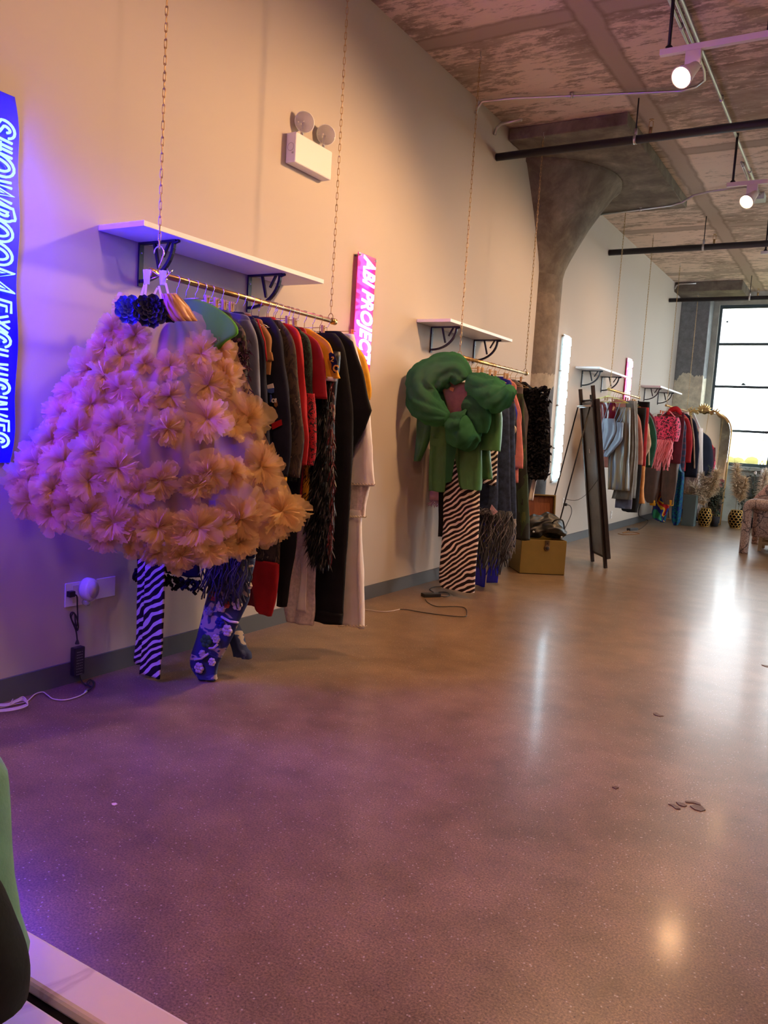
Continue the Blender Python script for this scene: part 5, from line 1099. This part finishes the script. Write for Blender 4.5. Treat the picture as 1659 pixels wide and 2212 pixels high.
# ------------------------------------------------------------------ arched gilt mirror by the window
y0 = 15.0; cx0, hw, H0 = .63, .475, 1.95
t = thing('arched_mirror', 'tall arched gilt mirror with a carved crest by the far window', 'mirror', (cx0, y0, 0))
def arch(off, n=40):
    pts = [(cx0 + hw + off, .012 if off > 0 else .03)]; r = hw + off; zc = H0 - hw * .92
    for k in range(n + 1):
        a = PI * k / n; ex = .78; c, s = math.cos(a), math.sin(a); pts.append((cx0 + r * math.copysign(abs(c) ** ex, c), zc + r * .92 * abs(s) ** ex))
    pts.append((cx0 - hw - off, .012 if off > 0 else .03)); return pts
lean = lambda x, z, d=0: V((x, y0 + z * .15 - d, z))
pts = [lean(x, z, .02) for x, z in arch(.02)]; MB().tube(pts + [], .014, 8, closed=True).build('gilt_frame', M['gold'], t)
o = arch(0); b = MB(); vs = [lean(x, z) for x, z in o]; vs2 = [p + V((0, .02, 0)) for p in vs]; n_ = len(vs); b.add(vs + vs2, [tuple(range(n_)), tuple(range(2 * n_ - 1, n_ - 1, -1))] + [(i, n_ + i, n_ + (i + 1) % n_, (i + 1) % n_) for i in range(n_)])
b.build('mirror_glass', plain('mirror_glass', (.86, .9, .89, 1), .015, 1.0), t, smooth=False)
b = MB(); cc = lean(cx0, H0 + .02, .05)
for k in range(9):
    a = PI * (k / 8) ; d = V((math.cos(a), 0, math.sin(a))); b.tube([cc, cc + d * .07 + V((0, -.02, 0)), cc + d * .125], [.022, .026, .008], 8)
b.lathe([(.001, .03), (.04, .02), (.05, 0)], cc, (0, -1, 0), 14)
for s in (-1, 1):
    P, R = smooth_path([cc + V((s * .10, 0, -.03)), cc + V((s * .19, 0, -.01)), cc + V((s * .27, 0, -.07)), cc + V((s * .36, 0, -.12)), cc + V((s * .42, 0, -.2))], [.03, .02, .032, .018, .012]); b.tube(P, R, 8)
    for q in (4, 9, 13): b.tube([P[q], P[q] + V((s * .04, -.01, .05)), P[q] + V((s * .0, -.01, .07))], [.014, .013, .004], 6)
b.build('carved_crest', M['gold'], t)

# plinth, vases, pampas
pb = MB().box((.63, 14.15, .002), (.83, 14.36, .52)); tag(pb.build('plinth', plain('grey_green_plinth', (.085, .115, .11, 1), .6), smooth=False, bevel=.004), 'grey-green box plinth standing under the pale fringed skirt', 'plinth')
M['pampas'] = cloth('dry_pampas', (.70, .54, .36, 1), .95, .25, 0, 20); M['pampas2'] = cloth('pale_pampas', (.80, .68, .54, 1), .95, .2, 0, 20); M['leafy'] = cloth('dusty_green_leaves', (.07, .10, .075, 1), .8, .4, 0, 20); M['stemm'] = cloth('dry_stem', (.22, .17, .10, 1), .9)
VG = plain('gold_lattice', (.62, .38, .10, 1), .38, .7)
def vase(x, y, h, r, lab):
    t = thing('lattice_vase', lab, 'vase', (x, y, 0), 'gold lattice vases'); pr = lambda u: r * (.62 + .62 * math.sin(PI * (.12 + .74 * u)) - .22) ; b = MB()
    for k in range(11):
        u0 = k / 10
    rowsN = 7; cols = 11
    for i in range(rowsN):
        for k in range(cols):
            u = (i + .5) / rowsN; a = 2 * PI * (k + .5 * (i % 2)) / cols; R = pr(u); ring = []
            for s in range(8):
                an = 2 * PI * s / 8; da = math.cos(an) * PI / cols * .96; du = math.sin(an) * .60 / rowsN; uu = min(1, max(0, u + du)); rr_ = pr(uu); ring.append((x + rr_ * math.cos(a + da), y + rr_ * math.sin(a + da), .006 + h * uu))
            b.tube(ring, .0046, 5, closed=True)
    b.build('lattice', VG, t); MB().lathe([(.001, .002), (pr(0) + .004, .002), (pr(0) + .004, .012), (.001, .012)], (x, y, 0), n=20).build('foot', VG, t)
    MB().lathe([(pr(u) - .012, .01 + h * .96 * u) for u in [k / 8 for k in range(9)]], (x, y, 0), n=20).build('liner', C['black'], t); return t
vase(.955, 14.42, .30, .105, 'gold lattice vase in front of the arched mirror'); vase(1.40, 14.72, .30, .12, 'gold lattice vase between the arched mirror and the snakeskin seat')
def plume(x, y, z0, dx, dy, L, w, mat, lab, n=420):
    t = thing('pampas_plume', lab, 'pampas grass', (x, y, z0)); c = lambda u: V((x + dx * u * u, y + dy * u * u, z0 + L * u - .12 * L * u * u * (abs(dx) + abs(dy)) / .3)); MB().tube([c(k / 8) for k in range(9)], .004, 5).build('stem', M['stemm'], t); pts = []; ds = []
    for _ in range(int(n * 1.5)):
        u = .3 + .7 * random.random(); pts.append(c(u)); a = random.uniform(0, 2 * PI); s = math.sin(PI * min(1, (u - .22) / .8)); ds.append((math.cos(a) * s + dx * .8, math.sin(a) * s + dy, .7))
    MB().blades(pts, ds, w, .013, .25, .7).build('seed_head', mat, t)
plume(.955, 14.42, .28, .12, -.05, .62, .17, M['pampas'], 'tall fluffy pampas plume rising from the vase by the mirror', 700); plume(.94, 14.40, .28, -.22, -.10, .42, .15, M['pampas2'], 'pale pampas plume bending left out of the vase by the mirror', 500); plume(.97, 14.45, .28, -.12, -.05, .58, .13, M['pampas2'], 'pale curly pampas plume behind the fringed skirt', 400); plume(.95, 14.4, .28, -.30, -.05, .25, .13, M['pampas'], 'low drooping pampas plume next to the plinth', 320)
plume(1.38, 14.72, .28, -.06, .02, .75, .15, M['pampas'], 'tall thin pampas plume from the second vase', 520); plume(1.42, 14.74, .28, .06, .0, .52, .14, M['pampas'], 'short pampas plume leaning right from the second vase', 420); plume(1.72, 14.9, .3, .05, 0, .66, .13, M['pampas2'], 'pale pampas plume behind the snakeskin seat', 400)
def leafy(x, y, z0, L, n, spread, lab, white=0):
    t = thing('leafy_branch', lab, 'foliage', (x, y, z0)); st = MB(); lv = MB(); r = random.Random(int(x * 977)); fl = MB()
    for k in range(n):
        a = r.uniform(0, 2 * PI); s = r.uniform(.2, 1) * spread; l = L * r.uniform(.6, 1); P = [V((x + math.cos(a) * s * u * u, y + .5 * math.sin(a) * s * u * u, z0 + l * u)) for u in [q / 7 for q in range(8)]]
        st.tube(P, .003, 4)
        for q in range(2, 8):
            for _ in range(5):
                p = P[q] + V((r.uniform(-.03, .03), r.uniform(-.03, .03), r.uniform(-.03, .03))); d = V((r.gauss(0, 1), r.gauss(0, 1), r.gauss(.3, .6))).normalized(); sd = d.cross(V((0, 0, 1))).normalized() * .016; lv.add([p, p + d * .03 + sd, p + d * .065, p + d * .03 - sd], [(0, 1, 2, 3)])
        if k < white: fl.lathe([(.002, 0), (.022, .03), (.018, .07), (.002, .09)], P[-1], (.2, 0, 1), 8)
    st.build('stem', M['stemm'], t); lv.build('leaves', M['leafy'], t, smooth=False)
    if white: fl.build('flower', C['white'], t)
leafy(.90, 14.55, .25, .75, 7, .3, 'dark leafy branches rising behind the pampas in front of the mirror'); leafy(1.08, 14.62, .1, .62, 7, .22, 'dark green foliage right of the tall pampas plume'); leafy(1.62, 15.1, .15, .95, 9, .28, 'grey-green branches with white flowers under the window', 4); leafy(1.45, 15.2, .05, .72, 9, .3, 'low dark foliage between the mirror and the snakeskin seat')
for x, y, lab in ((1.08, 14.62, 'small dark pot holding the foliage right of the tall plume'), (1.62, 15.1, 'dark pot holding the white-flowered branches'), (1.45, 15.2, 'low dark pot between the mirror and the seat'), (1.72, 14.9, 'dark pot holding the pale plume behind the seat'), (.90, 14.58, 'dark pot hidden behind the vase by the mirror')):
    tag(MB().lathe([(.001, .002), (.06, .002), (.085, .17), (.075, .17), (.055, .03), (.001, .03)], (x, y, 0), n=18).build('plant_pot', C['charcoal']), lab, 'pot')
tag(MB().box((1.25, BACK - .08, .45), (2.2, BACK - .004, .86)).build('radiator_cover', plain('dark_vent', (.05, .055, .05, 1), .6), smooth=False, bevel=.01), 'dark low panel against the wall under the window', 'panel')

# ------------------------------------------------------------------ snakeskin seat
def snake():
    t = NT('snakeskin'); mp = t.coord((1, 1, 1)); v = t.n('ShaderNodeTexVoronoi', Scale=75); t.l(mp, 'Vector', v, 'Vector'); r = t.ramp(v, 'Distance', [(0, (.52, .36, .29, 1)), (.4, (.44, .29, .23, 1)), (.62, (.24, .15, .12, 1))])
    v2 = t.n('ShaderNodeTexVoronoi', Scale=6, feature='DISTANCE_TO_EDGE'); nz = t.noise(mp, 22, 2); ad = t.n('ShaderNodeVectorMath', operation='MULTIPLY_ADD'); t.l(nz, 'Color', ad, 0); ad.inputs[1].default_value = (.05, .05, .05); t.l(mp, 'Vector', ad, 2); t.l(ad, 'Vector', v2, 'Vector')
    k = t.ramp(v2, 'Distance', [(0, WHT), (.018, WHT), (.035, BLK)]); mx = t.mix((k, 'Color'), (r, 'Color'), (.07, .04, .035, 1)); b = t.bsdf(Roughness=.5); t.l(mx, 2, b, 'Base Color'); return t.m
SN = snake(); xs = 1.895
t = thing('snakeskin_seat', 'pink-brown snakeskin print seat with thick tubular arms at the right edge', 'seat', (2.3, 11.85, 0))
for y, h_ in ((11.2, .70), (12.55, .70)):
    lw = .055
    P, R = smooth_path([(xs + lw, y, .0), (xs + lw, y, .2), (xs + lw, y, .50), (xs + lw + .005, y, .60), (xs + lw + .06, y, h_ - .06), (xs + .25, y, h_ - .06), (xs + .78, y, h_ - .06), (xs + .86, y, h_ - .1), (xs + .9, y, .5), (xs + .9, y, 0)], [lw, lw, lw + .002, lw + .006, lw + .012, lw + .016, lw + .016, lw + .012, lw, lw], 5)
    MB().tube(P, [r for r in R], 16).build('arm', SN, t)
MB().box((xs + .14, 11.26, .28), (xs + .92, 12.49, .46)).build('seat_cushion', SN, t, bevel=.05); MB().box((xs + .12, 11.24, .22), (xs + .86, 11.30, .60)).build('side_panel', SN, t, bevel=.02); MB().box((xs + .78, 11.26, .44), (xs + .92, 12.49, .84)).build('backrest', SN, t, bevel=.05)
b = MB(); rows = []
for i in range(9):
    u = i / 8 * 2 - 1; rows.append([V((xs + .42, 11.55, .58)) + V((.20 * u, .02 * w_, .20 * w_)) + V((0, -1, .25)).normalized() * .085 * math.sqrt(max(0, (1 - u ** 4) * (1 - w_ ** 4))) for w_ in [k / 8 * 2 - 1 for k in range(9)]])
b.grid(rows); rows2 = []
for i in range(9):
    u = i / 8 * 2 - 1; rows2.append([V((xs + .42, 11.55, .58)) + V((.20 * u, .02 * w_, .20 * w_)) - V((0, -1, .25)).normalized() * .085 * math.sqrt(max(0, (1 - u ** 4) * (1 - w_ ** 4))) for w_ in [-(k / 8 * 2 - 1) for k in range(9)]])
b.grid(rows2)
rot = Matrix.Translation((xs + .42, 11.55, .58)) @ Matrix.Rotation(math.radians(38), 4, 'Y') @ Matrix.Translation((-xs - .42, -11.55, -.58))
b.v = [rot @ p + V((-.08, 0, .14)) for p in b.v]
tag(b.build('pillow', SN, sub=1), 'snakeskin print pillow tilted up on the seat at the right edge', 'pillow')
st = thing('wooden_stool', 'low pale wooden stool standing in front of the snakeskin seat', 'stool', (2.35, 11.02, 0)); WD = cloth('pale_wood', (.42, .26, .13, 1), .6, .15, 0, 12)
st.location = (2.42, 11.9, 0); WL[st.name] = V(st.location)
for dx in (-.33, .33):
    for dy in (-.22, .22): MB().box((2.42 + dx - .022, 11.9 + dy - .022, 0), (2.42 + dx + .022, 11.9 + dy + .022, .17)).build('leg', WD, st, smooth=False, bevel=.003)
MB().box((2.09, 11.655, .085), (2.75, 11.70, .125)).build('rail', WD, st, smooth=False); MB().box((2.09, 12.10, .085), (2.75, 12.145, .125)).build('rail', WD, st, smooth=False); MB().box((2.07, 11.66, .17), (2.77, 12.14, .19)).build('top', WD, st, smooth=False, bevel=.003)

# ------------------------------------------------------------------ outlets, adapters, cords
def plate(yc, zc, w, h, lab, holes=True):
    t = thing('outlet_plate', lab, 'outlet', (0, yc, zc)); MB().box((.001, yc - w / 2, zc - h / 2), (.007, yc + w / 2, zc + h / 2)).build('plate', M['white_plastic'], t, smooth=False, bevel=.002)
    if holes:
        for q in (-.028, .028): MB().box((.0065, yc - .016, zc + q - .014), (.0085, yc + .016, zc + q + .014)).build('socket', plain('socket_ivory', (.5, .47, .42, 1), .4), t, smooth=False, bevel=.002)
    return t
plate(2.52, .432, .115, .115, 'wall outlet behind the white air freshener on the near wall'); plate(2.70, .438, .115, .10, 'blank wall plate right of the air freshener', False)
plate(9.75, .53, .075, .115, 'wall outlet beside the gold trunk lid'); plate(12.06, .24, .075, .115, 'wall outlet low on the wall behind the leaning mirror')
t = thing('air_freshener', 'white oval plug-in air freshener on the near wall outlet', 'air freshener', (0, 2.575, .44))
b = MB().lathe([(.001, .0), (.045, .0), (.050, .012), (.050, .045), (.044, .058), (.001, .060)], (.009, 2.572, .452), (1, 0, 0), 28); b.v = [V((p.x, 2.572 + (p.y - 2.572) * .82, .452 + (p.z - .452) * 1.12)) for p in b.v]; b.build('shell', M['white_plastic'], t)
b = MB().lathe([(.001, .0), (.034, .0), (.036, .004), (.001, .006)], (.0695, 2.572, .455), (1, 0, 0), 24); b.v = [V((p.x, 2.572 + (p.y - 2.572) * .82, .455 + (p.z - .455) * 1.15)) for p in b.v]; b.build('face_plate', plain('warm_white_face', (.6, .56, .5, 1), .4), t); MB().lathe([(.001, .0), (.014, .002), (.016, .03), (.001, .034)], (.012, 2.565, .388), (1, 0, 0), 14).build('vial', M['clear'], t)
t = thing('power_adapter', 'black power adapter hanging from the near wall outlet by its cord', 'power adapter', (.03, 2.53, .1)); ap = lambda px, py, x=.03: atx(px, py, x)
p = ap(153, 1283, .02); MB().box((.0088, p.y - .016, p.z - .014), (.035, p.y + .016, p.z + .014)).build('plug', M['black_plastic'], t, smooth=False, bevel=.003)
cp = [ap(158, 1284, .03), ap(166, 1288, .035), ap(167, 1310, .03), ap(168, 1335, .03), ap(166, 1352, .025), ap(158, 1345, .02), ap(152, 1330, .02), ap(155, 1323, .025), ap(161, 1326, .03), ap(163, 1345, .032), ap(167, 1362, .03), ap(169, 1350, .024), ap(164, 1330, .022), ap(158, 1325, .018), ap(154, 1336, .02), ap(164, 1362, .028), ap(167, 1385, .03)]
P, R = smooth_path(cp, [.0034] * len(cp)); MB().tube(P, .0034, 7).build('cord', M['black_plastic'], t)
a_, c_ = ap(168, 1397, .034), ap(170, 1456, .034); MB().lathe([(.0045, 0), (.009, .012), (.011, .02)], ap(167, 1382, .034) + V((0, 0, .0)), (0, 0, -1), 10).build('strain_relief', M['black_plastic'], t)
MB().box((.018, a_.y - .030, c_.z), (.052, a_.y + .030, a_.z)).build('brick', M['black_plastic'], t, smooth=False, bevel=.005)
b = MB(); rr = random.Random(2)
for k in range(9):
    z = a_.z - .022 - k * .0135; n0 = 4
    for q in range(n0):
        yy = a_.y - .019 + q * .0095; b.box((.0522, yy, z - .0018), (.0526, yy + rr.uniform(.004, .0085), z + .0018))
b.build('printed_label', plain('label_print', (.22, .2, .19, 1), .6), t, smooth=False)
cp = [ap(172, 1456, .035), ap(176, 1470, .05)] + [atz(x, y_, .012) for x, y_ in ((187, 1480), (197, 1470), (203, 1474), (198, 1484), (188, 1476), (196, 1468), (202, 1480), (190, 1492))]
P, R = smooth_path(cp, [.003] * len(cp)); MB().tube(P, .0034, 7).build('output_cord', M['black_plastic'], t)
t = thing('white_cable', 'thin white cable bundled on the floor at the left edge', 'cable', (.1, 2.3, .003)); WC = plain('white_cable', (.62, .52, .47, 1), .45)
cp = [atz(x, y_, .006) for x, y_ in ((188, 1493), (170, 1504), (140, 1512), (115, 1510), (103, 1502), (92, 1495), (75, 1500), (58, 1515), (30, 1522), (0, 1529), (-30, 1532))]; P, R = smooth_path(cp, [.003] * len(cp)); MB().tube(P, .0028, 6).build('lead', WC, t)
for q in range(4):
    cp = [atz(x, y_ + q * 1.6, .008 + .004 * q) for x, y_ in ((60, 1516), (50, 1505 + q), (35, 1512), (15, 1520), (-30, 1522), (-34, 1534), (10, 1532), (40, 1527), (58, 1520), (60, 1516))]; P, R = smooth_path(cp, [.003] * len(cp)); MB().tube(P, .0024, 6).build('coil', WC, t)
MB().tube([atz(20, 1528, .004), atz(22, 1520, .022), atz(28, 1510, .03)], .002, 6).build('cable_tie', WC, t); MB().tube([atz(184, 1495, .007), atz(190, 1489, .007)], .006, 8).build('connector', M['steel'], t)
t = thing('power_adapter', 'small black power adapter lying on the floor by the wide zebra trousers', 'power adapter', (.26, 5.7, 0)); c = atz(931, 1285, .015); MB().obox(c, (.045, .06, 0), (-.026, .02, 0), (0, 0, .014)).build('brick', M['black_plastic'], t, smooth=False, bevel=.004)
cp = [atz(x, y_, .005) for x, y_ in ((941, 1285), (960, 1289), (971, 1286), (966, 1280), (950, 1279), (941, 1283))]; P, R = smooth_path(cp, [.003] * 6); MB().tube(P, .0035, 6).build('cord', M['black_plastic'], t)
cp = [atz(x, y_, .005) for x, y_ in ((936, 1279), (928, 1273), (938, 1268), (960, 1267), (985, 1268))]; P, R = smooth_path(cp, [.003] * 5); MB().tube(P, .0035, 6).build('cord', M['black_plastic'], t)
cp = [atz(x, y_, .005) for x, y_ in ((919, 1294), (925, 1302), (945, 1310), (985, 1310), (1005, 1314), (1008, 1326), (1002, 1332), (960, 1329), (915, 1323), (880, 1317), (864, 1316))]; P, R = smooth_path(cp, [.003] * 11); MB().tube(P, .0032, 6).build('cord', M['black_plastic'], t)
t = thing('white_cable', 'pale thin cable on the floor leading to the black adapter cord', 'cable', (.2, 4.9, .003)); cp = [atz(x, y_, .004) for x, y_ in ((864, 1316), (845, 1320), (825, 1321), (800, 1318), (770, 1314))]; P, R = smooth_path(cp, [.003] * 5); MB().tube(P, .003, 6).build('lead', WC, t)
t = thing('power_adapter', 'black adapter and cables on the floor below the third rail', 'power adapter', (.2, 12.6, 0)); c = atz(1366, 1143, .02); MB().obox(c, (.03, .12, 0), (-.03, .01, 0), (0, 0, .02)).build('brick', M['black_plastic'], t, smooth=False, bevel=.005)
cp = [atz(1372, 1144, .01), atz(1385, 1141, .01), atz(1400, 1125, .01), V((.02, 13.7, .15)), V((.02, 14.0, .45))]; P, R = smooth_path(cp, [.004] * 5); MB().tube(P, .006, 6).build('cord', M['black_plastic'], t)
cp = [atz(x, y_, .006) for x, y_ in ((1362, 1145), (1345, 1151), (1365, 1149), (1381, 1153), (1350, 1155), (1335, 1153))]; P, R = smooth_path(cp, [.004] * 6); MB().tube(P, .005, 6).build('cord', C['ochre'], t)
t = thing('black_plug', 'black plug and short cable in the outlet by the trunk lid', 'plug', (.01, 9.76, .5)); MB().box((.0088, 9.735, .49), (.05, 9.775, .525)).build('plug', M['black_plastic'], t, smooth=False, bevel=.004); P, R = smooth_path([(.05, 9.755, .507), (.1, 9.75, .49), (.13, 9.7, .40), (.09, 9.6, .2), (.06, 9.5, .01)], [.004] * 5); MB().tube(P, .0045, 6).build('cord', M['black_plastic'], t)

# flakes peeled off the floor
FL = cloth('brown_floor_flake', (.10, .045, .025, 1), .5)
def flake(pts, lab):
    b = MB(); ps = [atz(x, y_, .0005) for x, y_ in pts]; n = len(ps); b.add(ps + [p + V((0, 0, .002)) for p in ps], [tuple(range(n))[::-1], tuple(range(n, 2 * n))] + [(i, (i + 1) % n, n + (i + 1) % n, n + i) for i in range(n)]); tag(b.build('floor_flake', FL, smooth=False), lab, 'flake')
flake([(1490, 1741), (1502, 1739), (1516, 1741), (1524, 1750), (1514, 1753), (1500, 1749)], 'broad brown flake, largest mark on the open floor at the right'); flake([(1443, 1737), (1456, 1738), (1466, 1744), (1470, 1748), (1460, 1748), (1452, 1741)], 'thin brown flake left of the largest floor mark')
flake([(1460, 1733), (1475, 1735), (1484, 1741), (1478, 1743), (1466, 1739)], 'slanted brown flake just left of the largest floor mark'); flake([(1480, 1731), (1500, 1731), (1513, 1736), (1514, 1740), (1498, 1735), (1482, 1734)], 'curved brown flake just above the largest floor mark'); flake([(1322, 1700), (1330, 1699), (1337, 1702), (1330, 1705)], 'small dark flake on the floor left of the large brown marks'); flake([(1411, 1541), (1418, 1540), (1424, 1544), (1434, 1547), (1425, 1548), (1413, 1544)], 'small dark flake farther up the floor towards the bright reflection'); flake([(241, 1736), (250, 1735), (254, 1738), (247, 1741), (242, 1740)], 'tiny pale chip on the floor at the lower left')
bpy.data.objects['floor_flake.006'].data.materials[0] = plain('pale_chip', (.6, .45, .42, 1), .6)
flake([(1645, 1436), (1659, 1438), (1672, 1440), (1670, 1443), (1652, 1440)], 'dark flake on the bright floor at the right edge')

# ------------------------------------------------------------------ white table edge and green coat close to the camera
t = thing('white_table', 'white table with a narrow raised edge at the bottom left corner', 'table', (2.4, 0.0, 0)); TM = two_tone('white_marble_laminate', [(0, (.78, .72, .68, 1)), (.63, (.77, .71, .67, 1)), (.66, (.6, .52, .5, 1)), (.69, (.78, .72, .68, 1))], 4, (1, .6, 1), dist=2.5, rough=.3, interp='LINEAR', spec=.5, detail=6)
x0, x1 = 1.75, 3.35
MB().box((x0, .468, .735), (x1, .516, .75)).build('edge_strip', TM, t, smooth=False, bevel=.004); MB().box((x0, -.35, .735), (x1, .452, .749)).build('tabletop', TM, t, smooth=False, bevel=.003); MB().box((x0, -.35, .70), (x1, .51, .7345)).build('under_frame', C['black'], t, smooth=False)
for x in (x0 + .05, x1 - .05):
    for y in (-.3, .44): MB().tube([(x, y, 0), (x, y, .70)], .02, 10).build('leg', M['steel'], t)
yg = .56; t = thing('green_coat', 'green and black coat heaped on the white table close to the camera', 'coat', (2.6, .35, .755))
GC = cloth('sage_green_wool', (.14, .36, .21, 1), .9, .12, .2, 30); BC = cloth('black_green_wool', (.010, .014, .012, 1), .9, .3, 0, 30)
e = [(1640, -6), (1700, 6), (1760, 11), (1850, 15), (1930, 22), (1990, 32), (2040, 36), (2080, 52), (2120, 60), (2160, 58), (2212, 42), (2300, 30)]
e2_ = [(1975, -14), (1990, 4), (2020, 18), (2060, 34), (2090, 46), (2120, 54), (2160, 51), (2212, 34), (2300, 22)]
def camtube(edge, D, r):
    P = []; R = []
    for q, (py, px) in enumerate(edge):
        rp = r * FPX / D; P.append(CAM + ray(px - rp, py) * (D / FPX)); R.append(r)
    return P, R
P, R = camtube(e, .72, .052); PP, RR = smooth_path([P[0] + V((-.02, 0, .05))] + [p for p in P if p.z > .80] + [V((P[-1].x - .03, P[-1].y, .765))], [.025, .044] + [.052] * (sum(p.z > .80 for p in P) - 1) + [.014], 5)
MB().tube(PP, RR, 28).build('shell', GC, t)
P, R = camtube(e2_, .67, .05); PP, RR = smooth_path([P[0] + V((-.03, 0, .02))] + [p for p in P if p.z > .80], [.025] + [.05] * sum(p.z > .80 for p in P), 5)
MB().tube(PP, RR, 28).build('lining', BC, t)
secs = [(P[-1].x, 0)]; yg = P[-1].y
